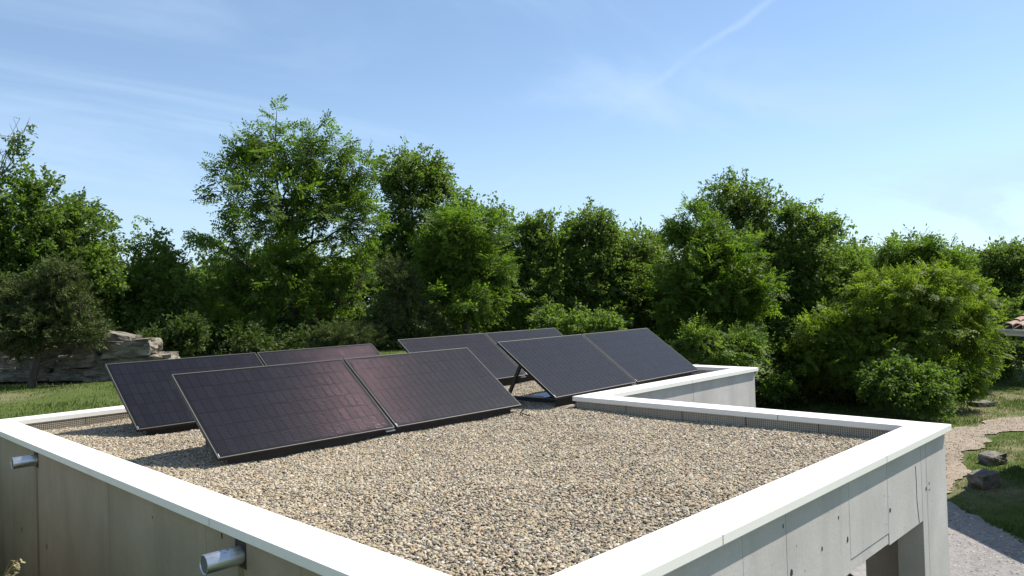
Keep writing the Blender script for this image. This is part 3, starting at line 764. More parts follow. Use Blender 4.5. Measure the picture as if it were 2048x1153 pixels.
def build_rocks():
    # dry-laid boulder wall on the bank behind the building, 3 courses
    d0 = 15.9
    W0 = empty('boulder_wall', tuple(at_d(150, 745, d0)))
    base = Vector(at_d(150, 745, d0)); W0.location = (base.x, base.y, float(ground_h(base.x, base.y)))
    tag(W0, 'wall of stacked weathered limestone blocks at the edge of the lawn', 'stone wall')
    ax = Vector((RT[0], RT[1], 0)).normalized(); ay = Vector((FW[0], FW[1], 0)).normalized()
    rot = math.atan2(ax.y, ax.x) + 0.10
    blocks = [  # pixel centre, width px, height px, depth offset
        (205, 690, 92, 46, 0.05), (247, 698, 92, 30, -0.10), (140, 697, 70, 28, 0.15), (70, 703, 84, 24, 0.5), (-15, 704, 90, 26, 0.5),
        (150, 723, 66, 25, -0.1), (242, 724, 118, 25, 0.0), (312, 722, 50, 22, 0.3), (80, 727, 64, 22, 0.15), (5, 728, 84, 24, 0.4),
        (62, 751, 66, 22, 0.1), (-15, 752, 84, 24, 0.3), (140, 750, 70, 22, 0.05), (212, 750, 76, 22, -0.05), (290, 752, 90, 26, 0.1)]
    for k, (px, py, w, h, dd) in enumerate(blocks):
        d = d0 + dd + (px-150)*0.0012
        c = Vector(at_d(px, py, d))
        sz = (w*d/FPX*1.06, 0.75, h*d/FPX*1.10)
        if k == 0: sz = (sz[0], 0.6, sz[2])
        o = link('stone_block', rock_mesh('stone_block', sz, k+1, 0.085, 5, 0.96, M['rock']), None, W0)
        o.location = c + ay*0.3 - W0.location; o.rotation_euler = (random.uniform(-.03, .03), (0.20 if k == 0 else random.uniform(-.05, .05)), rot+random.uniform(-.08, .08))
    # loose stones on the grass by the track
    for px, py, w, h, lab, sd in ((1984, 931, 46, 30, 'small brown stone on the grass, the farther of two beside the track', 31),
                                  (1968, 974, 62, 40, 'larger grey block on the grass, the nearer of two beside the track', 36)):
        c = at_z(px, py, 0.02); d = float((c-CAM)@FW)
        sz = (w*d/FPX*0.86, 0.36, h*d/FPX*0.82)
        o = link('stone', rock_mesh('stone', sz, sd, 0.10, 4, 0.86, M['fieldstone'])); tag(o, lab, 'stone')
        o.location = (c[0], c[1], float(ground_h(c[0], c[1])) + sz[2]*0.34); o.rotation_euler = (0.05, -0.06, rot+0.3)
    c = at_z(1964, 803, 0.05); d = float((c-CAM)@FW)
    o = link('stone_slab', rock_mesh('stone_slab', (40*d/FPX, 0.5, 9*d/FPX), 44, 0.08, 3, 0.85, M['fieldstone'])); o.location = (c[0], c[1], float(ground_h(c[0], c[1]))+0.06)
    tag(o, 'flat pale stone slab lying in the grass beyond the track', 'stone'); o.rotation_euler = (0, 0, rot)
build_rocks()

# ------------------------------------------------------------------ house at the right edge
def build_house():
    tip = at_d(2008, 656, 14.4)            # lower roof corner seen at the edge of the picture
    zt = float(tip[2]); H = empty('tiled_house', (float(tip[0]), float(tip[1]), 0.0))
    tag(H, 'house with clay barrel tiles and white gutter, its eave corner at the right edge', 'house')
    tile_m = simple('clay_tile', (0.30, 0.20, 0.145), 0.9, nscale=14, var=0.4, bump=0.3)
    white = simple('white_gutter', (0.50, 0.50, 0.48), 0.5, var=0.08); wall = simple('house_render', (0.46, 0.40, 0.32), 0.95, nscale=5, var=0.12)
    wood = simple('rafter_wood', (0.10, 0.07, 0.045), 0.85)
    # oblique plan: e runs along the eave, k up the slope
    e = Vector((-0.667, -0.745, 0)); k = Vector((0.99, -0.14, 0)).normalized(); slope = 0.165; LS, LT = 5.5, 5.6
    def Lp(q, t, z): v = e*q + k*t; return (v.x, v.y, z)
    def prism(nm, q0, q1, t0, t1, zlo, zhi, m):
        bm = bmesh.new(); vs = []
        for f in (zlo, zhi):
            vs += [bm.verts.new(Lp(q, t, f(t))) for q, t in ((q0, t0), (q1, t0), (q1, t1), (q0, t1))]
        for f in ((0, 1, 2, 3), (7, 6, 5, 4), (0, 4, 5, 1), (1, 5, 6, 2), (2, 6, 7, 3), (3, 7, 4, 0)): bm.faces.new([vs[i] for i in f])
        bmesh.ops.recalc_face_normals(bm, faces=bm.faces[:]); return bm_obj(nm, bm, m, H)
    prism('wall', 0.5, LS-0.4, 0.5, LT-0.4, lambda t: -0.2, lambda t: zt+slope*t-0.05, wall)
    prism('roof_board', 0.0, LS, 0.02, LT, lambda t: zt+slope*t-0.045, lambda t: zt+slope*t-0.012, wood)
    bm = bmesh.new(); n = 8; L = 0.46; rings = []
    for x, r, dz in ((0, 0.095, 0.018), (L, 0.078, 0.0)):
        for rr in (r, r-0.014):
            rings.append([bm.verts.new((x, rr*math.cos(math.pi*q/n), rr*math.sin(math.pi*q/n)*0.85+dz)) for q in range(n+1)])
    o0, i0, o1, i1 = rings
    for q in range(n):
        bm.faces.new((o0[q], o0[q+1], o1[q+1], o1[q])); bm.faces.new((i0[q], i1[q], i1[q+1], i0[q+1])); bm.faces.new((o0[q], i0[q], i0[q+1], o0[q+1])); bm.faces.new((o1[q], o1[q+1], i1[q+1], i1[q]))
    bmesh.ops.recalc_face_normals(bm, faces=bm.faces[:])
    tme = bpy.data.meshes.new('roof_tile'); bm.to_mesh(tme); bm.free(); tme.materials.append(tile_m)
    az = math.atan2(k.y, k.x); ang = -math.atan(slope)
    for c in range(20):
        for r in range(14):
            t = r*0.39; o = bpy.data.objects.new('roof_tile', tme); COL.objects.link(o); o.parent = H
            o.location = Lp(0.11+0.255*c, t, zt+0.0+slope*t); o.rotation_euler = (0, ang, az+random.uniform(-.03, .03))
    bm = bmesh.new(); n = 8; g = []
    nrm = Vector((-e.y, e.x, 0)); nrm = nrm if nrm.dot(k) < 0 else -nrm     # outward from the eave
    for q in (-0.05, LS):
        for rr in (0.062, 0.056):
            g.append([bm.verts.new(Vector(Lp(q, 0, zt-0.02+rr*math.sin(math.pi+math.pi*i/n))) + nrm*(0.05+rr*math.cos(math.pi+math.pi*i/n))) for i in range(n+1)])
    for i in range(n):
        bm.faces.new((g[0][i], g[0][i+1], g[2][i+1], g[2][i])); bm.faces.new((g[1][i], g[3][i], g[3][i+1], g[1][i+1])); bm.faces.new((g[0][i], g[1][i], g[1][i+1], g[0][i+1]))
    for i in (0, n): bm.faces.new((g[0][i], g[2][i], g[3][i], g[1][i]))
    bm.faces.new(g[1])
    bmesh.ops.recalc_face_normals(bm, faces=bm.faces[:]); bm_obj('gutter', bm, white, H, True)
    prism('fascia_board', 0.01, LS-0.02, -0.012, 0.016, lambda t: zt-0.14, lambda t: zt-0.03, white)
build_house()

# ------------------------------------------------------------------ vegetation

def leaf_quads(p, d, n, ln, wd, fold=0.12):
    """p,d,n (k,3); returns (k,4,3) kite-shaped blades"""
    d = unit(d); s = unit(np.cross(d, n)); n2 = np.cross(s, d)
    ln = np.asarray(ln)[..., None]; wd = np.asarray(wd)[..., None]
    mid = p + d*ln*0.42
    return np.stack([p, mid + s*wd*0.5 + n2*wd*fold, p + d*ln, mid - s*wd*0.5 + n2*wd*fold], 1)

def spray(kind, rng):
    P, D, Nn, Ln, Wd = [], [], [], [], []
    def add(p, d, n, l, w): P.append(p); D.append(d); Nn.append(n); Ln.append(l); Wd.append(w)
    up = np.array([0, 0, 1.0])
    if kind == 'pinnate':
        for k in range(6):
            t = k/5; az = (1 if k % 2 else -1)*rng.uniform(0.5, 1.1); o = np.array([0.30*t-0.1, 0, 0.02*rng.normal()])
            h = np.array([math.cos(az), math.sin(az), rng.uniform(-0.25, 0.35)]); h /= np.linalg.norm(h)
            if k == 5: h = np.array([1, 0, 0.15])
            s = np.cross(up, h); s /= np.linalg.norm(s); L = rng.uniform(0.16, 0.24)
            nn = unit((up + rng.normal(0, 0.6, 3))[None])[0]
            for q in range(4):
                for sd in (-1, 1):
                    c = o + h*L*(0.2+0.25*q) + np.array([0, 0, -0.05*(q/3)**2])
                    add(c, h*0.45+s*sd+np.array([0, 0, -0.15]), nn+rng.normal(0, 0.15, 3), rng.uniform(.075, .10), rng.uniform(.038, .050))
            add(o+h*L*1.05, h, nn, .09, .045)
    elif kind == 'broad':
        for k in range(20):
            az = rng.uniform(0, 6.28); o = np.array([rng.uniform(-0.1, 0.28), 0, 0]) + rng.normal(0, 0.045, 3)
            h = np.array([0.5+math.cos(az), math.sin(az), rng.uniform(-0.6, 0.4)])
            add(o, h, up+rng.normal(0, 0.8, 3), rng.uniform(.075, .115), rng.uniform(.048, .070))
    elif kind == 'feather':
        for k in range(7):
            t = k/6; az = (1 if k % 2 else -1)*rng.uniform(0.3, 0.9); o = np.array([0.32*t-0.1, 0, 0.0]) + rng.normal(0, 0.02, 3)
            h = np.array([math.cos(az), math.sin(az), rng.uniform(-0.75, -0.1)]); h /= np.linalg.norm(h)
            s = np.cross(up, h); s /= np.linalg.norm(s); L = rng.uniform(0.18, 0.28)
            nn = unit((up + rng.normal(0, 0.4, 3))[None])[0]
            for q in range(5):
                for sd in (-1, 1):
                    c = o + h*L*(0.15+0.2*q) + np.array([0, 0, -0.06*(q/4)**2])
                    add(c, h*0.8+s*sd*0.8+np.array([0, 0, -0.3]), nn+rng.normal(0, 0.2, 3), rng.uniform(.07, .10), rng.uniform(.028, .038))
    elif kind == 'needle':
        for k in range(40):
            t = rng.uniform(0, 1); o = np.array([0.26*t-0.06, 0, 0]) + rng.normal(0, 0.028*(1.3-t), 3)
            h = np.array([0.9, rng.normal(0, 0.55), rng.normal(0.15, 0.5)])
            add(o, h, rng.normal(0, 1, 3), rng.uniform(.05, .09), rng.uniform(.014, .022))
    return leaf_quads(np.array(P), np.array(D), np.array(Nn), np.array(Ln), np.array(Wd))

PROTO = {}
def protos(kind, m=8):
    if kind not in PROTO:
        rng = np.random.default_rng(abs(hash(kind)) % 1000 if False else {'pinnate': 1, 'broad': 2, 'feather': 3, 'needle': 4}[kind])
        PROTO[kind] = [spray(kind, rng) for _ in range(m)]
    return PROTO[kind]

def crown_points(lobes, n, rng, shell=0.5, gap=0.35):
    """points through uneven lobes, denser towards the outside, with gaps"""
    vol = np.array([r[0]*r[1]*r[2] for _, r in lobes])**0.8; cnt = np.maximum(6, (n*vol/vol.sum()).astype(int))
    pts, outd = [], []
    for (c, r), k in zip(lobes, cnt):
        k2 = int(k*1.8)
        d = unit(rng.normal(0, 1, (k2, 3)))
        bumps = unit(rng.normal(0, 1, (14, 3))); amp = rng.uniform(-0.28, 0.34, 14)
        f = 1 + (np.clip((d@bumps.T-0.72)/0.28, 0, 1)**1.0 @ amp)
        t = rng.uniform(0, 1, k2)**(1/(1+2*shell)); t = np.where(rng.uniform(0, 1, k2) < 0.12, t*rng.uniform(0.4, 0.9, k2), t)
        t = t*(0.93+0.14*rng.normal(0, 0.6, k2))
        p = c + d*(np.array(r)*(t*f)[:, None])
        # clumping
        ph = rng.uniform(0, 6.28, 6); q = p*1.0
        s = np.sin(q[:, 0]*2.6+ph[0])*np.sin(q[:, 1]*2.3+ph[1])*np.sin(q[:, 2]*3.0+ph[2]) + 0.6*np.sin(q[:, 0]*5.1+ph[3])*np.sin(q[:, 1]*4.7+ph[4])*np.sin(q[:, 2]*5.9+ph[5])
        s = s + rng.normal(0, 0.25, k2)
        idx = np.argsort(-s)[:max(6, int(len(s)*(1-gap)))]
        rng.shuffle(idx); idx = idx[:k]
        pts.append(p[idx]); outd.append(unit((p[idx]-c)/np.array(r)**1.0))
    return np.concatenate(pts), np.concatenate(outd)

def foliage_mesh(name, pts, outd, kind, size, rng, droop=0.0, zmin=None):
    pr = protos(kind); k = len(pts); which = rng.integers(0, len(pr), k)
    az = np.arctan2(outd[:, 1], outd[:, 0]) + rng.normal(0, 0.7, k)
    el = np.arcsin(np.clip(outd[:, 2], -1, 1))*0.6 + rng.normal(0, 0.5, k) - droop
    x = np.stack([np.cos(az)*np.cos(el), np.sin(az)*np.cos(el), np.sin(el)], -1)
    roll = rng.normal(0, 0.7, k)
    h = np.stack([-np.sin(az), np.cos(az), 0*az], -1); z0 = np.cross(x, h)
    y = h*np.cos(roll)[:, None] + z0*np.sin(roll)[:, None]; z = np.cross(x, y)
    R = np.stack([x, y, z], -1)*(size*rng.uniform(0.75, 1.3, k))[:, None, None]
    V, var = [], []
    tone = rng.uniform(0, 1, k)
    for w, q in enumerate(pr):
        sel = np.where(which == w)[0]
        if not len(sel): continue
        v = np.einsum('kij,lmj->klmi', R[sel], q) + pts[sel][:, None, None, :]
        V.append(v.reshape(-1, 4, 3)); m = q.shape[0]
        var.append((0.6*np.repeat(tone[sel], m) + 0.4*rng.uniform(0, 1, len(sel)*m)))
    V = np.concatenate(V); var = np.concatenate(var)
    F = np.arange(len(V)*4).reshape(-1, 4)
    me = mesh_np(name, V.reshape(-1, 3), F)
    a = me.attributes.new('var', 'FLOAT', 'FACE'); a.data.foreach_set('value', var.astype(np.float32))
    return me

def wood_mesh(name, base, lobes, pts, r0, rng, ntwig, lean=0.0, fork=0.35, limbs_per=1):
    V, F, cnt = [], [], 0
    def add(p, r, sides=6):
        nonlocal cnt
        v, f = tube(p, r, sides); V.append(v); F.append(f+cnt); cnt += len(v)
    C = np.mean([c for c, _ in lobes], axis=0); top = max(c[2]+r[2]*0.6 for c, r in lobes)
    tops = max(lobes, key=lambda q: q[0][2]+q[1][2])[0]
    fz = base[2] + (0.42+0.25*rng.uniform())*(top-base[2]); w_ = 0.5
    T = np.array([C[0]*w_+base[0]*(1-w_), C[1]*w_+base[1]*(1-w_), fz])
    n = 14; t = np.linspace(0, 1, n)[:, None]
    mid = base*0.5 + T*0.5 + rng.normal(0, 0.10, 3)
    tr = (1-t)**2*base + 2*t*(1-t)*mid + t**2*T
    tr[:, :2] += np.cumsum(rng.normal(0, 0.035, (n, 2)), 0)*np.linspace(0, 1, n)[:, None]
    tr[0, 2] -= 0.2
    rr = r0*(1-0.62*t[:, 0]); rr[0] *= 1.35
    add(tr, rr, 9)
    def branch(a, b, ra, rb, sag=0.12, m=7, sides=6):
        a = np.asarray(a); b = np.asarray(b); t = np.linspace(0, 1, m)[:, None]; L = np.linalg.norm(b-a)
        p = a*(1-t)+b*t; p[:, 2] += (np.sin(t[:, 0]*np.pi))*(-sag)*L*0.5
        p[1:-1] += rng.normal(0, 0.035*L, (m-2, 3)); add(p, ra*(1-t[:, 0])+rb*t[:, 0], sides); return p
    limb_pts = [tr[4:]]
    for c, r in lobes:
        for _ in range(limbs_per):
            tgt = c + rng.normal(0, 0.25, 3)*np.array(r)
            hz = max(base[2]+0.2*(fz-base[2]), min(tgt[2]-0.6*np.hypot(*(tgt[:2]-tr[n//2, :2])), fz))
            k = int(np.argmin(abs(tr[:, 2]-hz))); k = max(3, k)
            limb_pts.append(branch(tr[k], tgt, max(0.022, rr[k]*0.62), 0.016, -0.10 if tgt[2] < hz+0.3 else 0.16, 9, 6))
    LP = np.concatenate(limb_pts)
    sel = rng.choice(len(pts), min(ntwig, len(pts)), replace=False)
    for q in sel:
        d = np.linalg.norm(LP-pts[q], axis=1) + 0.8*np.maximum(0, LP[:, 2]-pts[q][2]); k = int(np.argmin(d))
        if np.linalg.norm(LP[k]-pts[q]) > 2.6: continue
        branch(LP[k], pts[q], 0.016, 0.005, 0.06, 5, 4)
    return mesh_np(name, np.concatenate(V), np.concatenate(F), True)

TREES_TRIS = 0
def tree(name, label, cat, group, base, D, lobes, kind, leaf, n, size=1.0, r0=0.12, seed=1, bark='bark', twigs=60, droop=0.0, gap=0.35, shell=0.5, depth=0.85, fork=0.35):
    """base pixel (x only used; foot stands on the ground), lobes: (px, py, rx px, ry px[, depth shift m])"""
    rng = np.random.default_rng(seed)
    b = at_d(base, 640, D); b[2] = float(ground_h(b[0], b[1]))
    lb = []
    for q in lobes:
        dd = D + (q[4] if len(q) > 4 else 0.0); c = at_d(q[0], q[1], dd); k = dd/FPX
        lb.append((c, (q[2]*k, q[2]*k, q[3]*k)))
    pts, outd = crown_points(lb, n, rng, shell, gap)
    ok = pts[:, 2] > ground_h(pts[:, 0], pts[:, 1]) + 0.12; pts, outd = pts[ok], outd[ok]
    root = empty(name, tuple(b)); tag(root, label, cat, group)
    wm = wood_mesh('trunk', b, lb, pts, r0, rng, twigs, fork=fork); wm.transform(Matrix.Translation(-Vector(b)))
    link('trunk', wm, M[bark], root)
    fm = foliage_mesh('crown', pts, outd, kind, size, rng, droop); fm.transform(Matrix.Translation(-Vector(b)))
    link('crown', fm, M[leaf], root)
    return root

G1 = 'trees at the edge of the wood behind the building'
def build_trees():
    T = tree
    # left group
    T('oak_tree', 'broad green tree filling the left edge, bare twigs above its crown', 'tree', G1, 5, 20.5, [(20, 440, 95, 100), (-60, 480, 110, 150), (70, 520, 95, 110, 0.5), (10, 600, 120, 110), (85, 395, 45, 55)], 'broad', 'leaf_bush', 2300, 1.05, 0.16, 11, twigs=120)
    T('oak_tree', 'rounded tree right of the leftmost tree, sloping down to the sky gap', 'tree', G1, 160, 21.5, [(150, 470, 65, 80), (185, 540, 60, 75), (140, 600, 80, 90)], 'broad', 'leaf_oak', 1500, 1.05, 0.12, 12, twigs=70)
    T('oak_tree', 'bluish green bushy tree in the dip left of the tallest tree', 'tree', G1, 310, 23.0, [(310, 525, 52, 62), (275, 590, 80, 80), (350, 580, 55, 70), (300, 660, 95, 60)], 'broad', 'leaf_oak', 1900, 0.95, 0.12, 13, twigs=60)
    T('juniper', 'brownish olive juniper on a short trunk in front of the boulder wall', 'juniper', None, 60, 15.3, [(100, 590, 60, 70), (40, 610, 70, 60), (150, 610, 50, 65), (80, 655, 95, 45), (10, 655, 70, 55), (165, 665, 45, 35), (135, 545, 40, 30)], 'needle', 'leaf_juniper', 1700, 1.0, 0.085, 14, twigs=150, gap=0.4)
    # the tallest
    T('locust_tree', 'tallest tree with feathery bright leaves and an airy pointed crown', 'tree', G1, 585, 24.0, [(550, 310, 95, 58), (650, 325, 85, 58), (475, 335, 68, 50), (551, 247, 26, 30), (705, 375, 66, 66), (590, 410, 140, 85), (700, 440, 75, 75), (480, 500, 75, 80), (600, 540, 140, 75), (720, 560, 65, 75), (455, 590, 80, 65), (390, 470, 26, 26), (440, 385, 34, 26), (640, 298, 50, 24), (560, 620, 120, 45)], 'pinnate', 'leaf_locust', 1800, 1.12, 0.20, 15, twigs=460, gap=0.58, shell=0.35, fork=0.45)
    T('oak_tree', 'dark ivy-clad tree with a domed top just right of the tallest tree', 'tree', G1, 835, 28.0, [(830, 350, 72, 48), (790, 360, 45, 50), (870, 370, 44, 40), (830, 430, 70, 60), (800, 520, 80, 80)], 'broad', 'leaf_dark', 1500, 1.15, 0.17, 16, twigs=90)
    T('oak_tree', 'narrow pointed treetop rising behind the bright front locust', 'tree', G1, 930, 27.0, [(928, 420, 32, 38), (900, 470, 45, 60), (990, 440, 25, 38), (960, 480, 60, 60), (940, 560, 95, 80)], 'broad', 'leaf_oak', 1500, 1.1, 0.12, 17, twigs=60)
    T('locust_tree', 'slim bright green locust in the centre with a visible straight trunk', 'tree', G1, 936, 22.5, [(930, 470, 75, 55), (900, 540, 75, 60), (975, 540, 65, 65), (940, 600, 95, 45), (870, 500, 38, 40)], 'pinnate', 'leaf_locust', 850, 1.05, 0.07, 18, bark='bark_grey', twigs=120, gap=0.45, shell=0.3)
    T('oak_tree', 'bushy treetop left of centre gap, right of the slim locust', 'tree', G1, 1070, 27.0, [(1070, 455, 42, 40), (1045, 500, 45, 55), (1100, 500, 50, 60), (1075, 580, 85, 85), (1090, 655, 90, 50)], 'broad', 'leaf_oak', 1700, 1.1, 0.12, 19, twigs=60)
    T('oak_tree', 'round-headed dark oak above the middle of the solar panels', 'tree', G1, 1190, 27.5, [(1185, 450, 58, 40), (1150, 480, 38, 45), (1225, 490, 48, 50), (1195, 560, 85, 80), (1180, 650, 90, 55)], 'broad', 'leaf_dark', 1800, 1.1, 0.14, 20, twigs=70)
    T('oak_tree', 'smaller dark tree in the low saddle left of the right-hand tall tree', 'tree', G1, 1285, 28.0, [(1285, 495, 36, 34), (1270, 560, 55, 60), (1310, 570, 55, 65), (1290, 650, 70, 60)], 'broad', 'leaf_dark', 1200, 1.1, 0.10, 21, twigs=50)
    T('locust_tree', 'yellowish feathery tree in front of the tall right-hand oak', 'tree', G1, 1425, 25.5, [(1345, 465, 32, 34), (1400, 480, 60, 50), (1470, 500, 60, 45), (1430, 570, 110, 70), (1370, 600, 70, 80), (1490, 600, 55, 60), (1440, 670, 95, 55), (1380, 420, 24, 24)], 'pinnate', 'leaf_locust', 1500, 1.15, 0.11, 22, twigs=140, gap=0.4)
    T('oak_tree', 'tall dark oak crowning the right-hand group of trees', 'tree', G1, 1475, 30.0, [(1470, 395, 68, 44), (1430, 420, 45, 45), (1510, 430, 50, 50), (1480, 500, 85, 70), (1500, 590, 90, 80)], 'broad', 'leaf_dark', 1700, 1.2, 0.18, 23, twigs=90)
    T('oak_tree', 'tall green tree right of the crowning oak, stepping down to the right', 'tree', G1, 1600, 29.0, [(1580, 425, 48, 44), (1630, 470, 60, 55), (1680, 530, 50, 50), (1600, 530, 80, 80), (1650, 610, 85, 80), (1570, 640, 70, 80), (1720, 570, 35, 50)], 'broad', 'leaf_oak', 2200, 1.15, 0.16, 24, twigs=90)
    T('oak_tree', 'young green tree behind the lime-coloured tree, with a tufted top', 'tree', G1, 1845, 29.0, [(1845, 505, 42, 34), (1800, 520, 40, 34), (1895, 530, 34, 34), (1850, 570, 85, 50)], 'pinnate', 'leaf_locust', 700, 1.3, 0.10, 25, twigs=60)
    T('lime_tree', 'large lime-green drooping tree on the right above the grass verge', 'tree', G1, 1760, 25.5, [(1800, 590, 110, 55), (1900, 600, 75, 60), (1690, 660, 70, 55), (1820, 660, 120, 60), (1930, 670, 65, 65), (1750, 720, 130, 60), (1890, 730, 75, 50), (1650, 700, 55, 60), (1870, 560, 60, 34)], 'pinnate', 'leaf_lime', 2500, 1.0, 0.09, 26, twigs=120, droop=0.12, gap=0.28, shell=0.6)
    T('shrub', 'glossy green bush in front of the lime-green tree beside the track', 'bush', None, 1815, 22.8, [(1810, 775, 80, 48), (1765, 760, 45, 42), (1860, 785, 52, 42), (1790, 735, 40, 24), (1840, 745, 35, 25)], 'broad', 'leaf_bush', 800, 1.0, 0.03, 27, droop=0.35, twigs=40)
    T('oak_tree', 'dark tree at the far right edge behind the house eave', 'tree', G1, 2010, 31.0, [(2000, 515, 44, 32), (2050, 520, 45, 40), (2010, 590, 80, 70), (2060, 640, 80, 90), (2000, 690, 60, 70), (1975, 740, 50, 50)], 'broad', 'leaf_dark', 2000, 1.15, 0.14, 28, twigs=60)
    T('oak_tree', 'dark shaded tree between the lime-green tree and the tall right-hand group', 'tree', G1, 1590, 27.0, [(1600, 690, 70, 60), (1560, 740, 60, 55), (1640, 760, 70, 45)], 'broad', 'leaf_dark', 900, 1.05, 0.08, 29, twigs=40)
    # lower storey
    T('juniper', 'tall olive juniper below the dark tree, left of the slim locust', 'juniper', None, 815, 21.5, [(800, 590, 42, 55), (830, 650, 60, 45), (770, 650, 50, 50), (870, 680, 50, 25), (790, 545, 26, 28)], 'needle', 'leaf_juniper', 1500, 1.15, 0.07, 30, twigs=60)
    T('juniper', 'low olive juniper right of the tallest tree trunk, behind the panels', 'juniper', None, 690, 20.5, [(690, 670, 60, 26), (650, 680, 40, 22), (735, 685, 38, 22)], 'needle', 'leaf_juniper', 700, 1.05, 0.04, 31, twigs=30)
    T('shrub', 'shaded leafy shrub at the right end of the boulder wall', 'bush', None, 340, 17.6, [(335, 688, 36, 22), (375, 668, 34, 30), (300, 676, 24, 18)], 'broad', 'leaf_shaded', 420, 0.8, 0.025, 32, twigs=20)
    T('shrub', 'light green young shrub behind the rightmost solar panel', 'bush', None, 1445, 23.0, [(1440, 705, 60, 38), (1395, 685, 44, 36), (1485, 695, 40, 36)], 'pinnate', 'leaf_oak', 420, 0.95, 0.03, 33, twigs=20)
    T('shrub', 'small round shrub just right of the far concrete corner', 'bush', None, 1562, 25.0, [(1562, 772, 28, 24), (1545, 785, 18, 14)], 'broad', 'leaf_bush', 170, 0.85, 0.02, 34, twigs=10)
    T('shrub', 'green shrub showing above the gap between rear panels', 'bush', None, 1150, 22.0, [(1150, 655, 46, 24), (1100, 645, 36, 26), (1210, 648, 40, 26)], 'broad', 'leaf_oak', 420, 0.9, 0.025, 35, twigs=16)
    T('shrub', 'small sprig bush on the verge right of the glossy bush', 'bush', None, 1935, 24.5, [(1935, 765, 30, 24), (1915, 780, 20, 14)], 'pinnate', 'leaf_locust', 110, 0.9, 0.02, 36, twigs=10)
build_trees()

def build_woodland():
    """the wood beyond the named trees reads as one mass"""
    rng = np.random.default_rng(77); lobes = []
    for px in np.arange(-260, 2330, 42):
        hor = 598 - (px-1024)*0.0303
        for k in range(3):
            D = rng.uniform(29, 36); py = [hor-22, hor+30, hor+72][k] + rng.uniform(-12, 12)
            c = at_d(px+rng.uniform(-20, 20), py, D); s = D/FPX; r = rng.uniform(44, 62)*s
            lobes.append((c, (r, r, r*0.95)))
    for px in np.arange(400, 1720, 46):
        hor = 598 - (px-1024)*0.0303; D = rng.uniform(30, 35); c = at_d(px+rng.uniform(-16, 16), hor-72+rng.uniform(-22, 22), D); r_ = rng.uniform(44, 58)*D/FPX; lobes.append((c, (r_, r_, r_)))
    pts, outd = crown_points(lobes, 21000, rng, 0.3, 0.08)
    ok = pts[:, 2] > ground_h(pts[:, 0], pts[:, 1]) + 0.05; pts, outd = pts[ok], outd[ok]
    me = foliage_mesh('woodland', pts, outd, 'broad', 1.55, rng)
    o = link('woodland', me, M['leaf_dark']); tag(o, 'dense shaded wood behind the front row of trees', 'woodland', kind='stuff')
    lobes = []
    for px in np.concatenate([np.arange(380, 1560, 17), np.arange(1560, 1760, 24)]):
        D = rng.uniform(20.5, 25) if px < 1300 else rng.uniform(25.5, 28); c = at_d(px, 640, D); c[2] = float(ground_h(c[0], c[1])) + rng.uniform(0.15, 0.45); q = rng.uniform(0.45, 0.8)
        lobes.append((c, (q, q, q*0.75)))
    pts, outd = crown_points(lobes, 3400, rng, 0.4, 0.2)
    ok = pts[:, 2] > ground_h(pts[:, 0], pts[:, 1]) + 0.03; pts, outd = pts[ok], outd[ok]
    o = link('undergrowth', foliage_mesh('undergrowth', pts, outd, 'broad', 1.0, rng), M['leaf_shaded']); tag(o, 'tangled low undergrowth along the foot of the trees', 'undergrowth', kind='stuff')
    # wooded hill in the distance
    lobes = []
    for px in np.arange(1640, 2140, 26):
        D = rng.uniform(95, 120); r = rng.uniform(22, 32)*D/FPX
        lobes.append((at_d(px, 528+rng.uniform(-8, 8)-(px-1740)*0.004, D), (r, r, r))); lobes.append((at_d(px, 565, D-3), (r*1.2, r*1.2, r*1.2)))
    for px in np.arange(180, 420, 30):
        D = rng.uniform(50, 60); r = 32*D/FPX; lobes.append((at_d(px, 560, D), (r, r, r)))
    pts, outd = crown_points(lobes, 3800, rng, 0.4, 0.1)
    me = foliage_mesh('distant_wood', pts, outd, 'broad', 3.6, rng)
    o = link('distant_wood', me, M['leaf_far']); tag(o, 'pale distant wooded hill showing in the gap on the right', 'woodland', kind='stuff')
build_woodland()

def bare_twigs():
    """leafless branch ends standing out above the leftmost tree"""
    rng = np.random.default_rng(5); V, F, c = [], [], 0
    D = 20.0; b = at_d(-25, 380, D)
    b0 = b.copy()
    leaves = []
    for k in range(9):
        e = at_d(rng.uniform(-40, 62), rng.uniform(236, 335), D+rng.uniform(-.5, .5)); t = np.linspace(0, 1, 8)[:, None]
        p = b*(1-t)+e*t; p[1:-1] += rng.normal(0, 0.05, (6, 3)); p[:, 2] += np.sin(t[:, 0]*3.1)*0.15*rng.uniform(-1, 1)
        v, f = tube(p, 0.014*(1-t[:, 0])+0.004, 4); V.append(v); F.append(f+c); c += len(v)
        for q in range(4):
            s = p[rng.integers(3, 8)]; e2 = s + rng.normal(0, 0.22, 3) + np.array([0, 0, 0.1]); tt = np.linspace(0, 1, 4)[:, None]
            v, f = tube(s*(1-tt)+e2*tt, 0.006*(1-tt[:, 0])+0.003, 4); V.append(v); F.append(f+c); c += len(v)
        if k % 3 == 0: leaves += [p[-1], p[-2]]
    leaves += [at_d(30, 285, D), at_d(42, 305, D), at_d(20, 300, D), at_d(8, 282, D), at_d(50, 290, D)]
    root = [o for o in COL.objects if o.get('label', '').startswith('broad green tree filling the left')][0]
    me = mesh_np('bare_twigs', np.concatenate(V), np.concatenate(F), True); me.transform(Matrix.Translation(-root.location)); link('bare_twigs', me, M['bark_grey'], root)
    L = np.array(leaves); fm = foliage_mesh('top_leaves', np.repeat(L, 2, 0)+rng.normal(0, .06, (len(L)*2, 3)), unit(rng.normal(0, 1, (len(L)*2, 3))), 'broad', 0.9, rng)
    fm.transform(Matrix.Translation(-root.location)); link('top_leaves', fm, M['leaf_bush'], root)
bare_twigs()

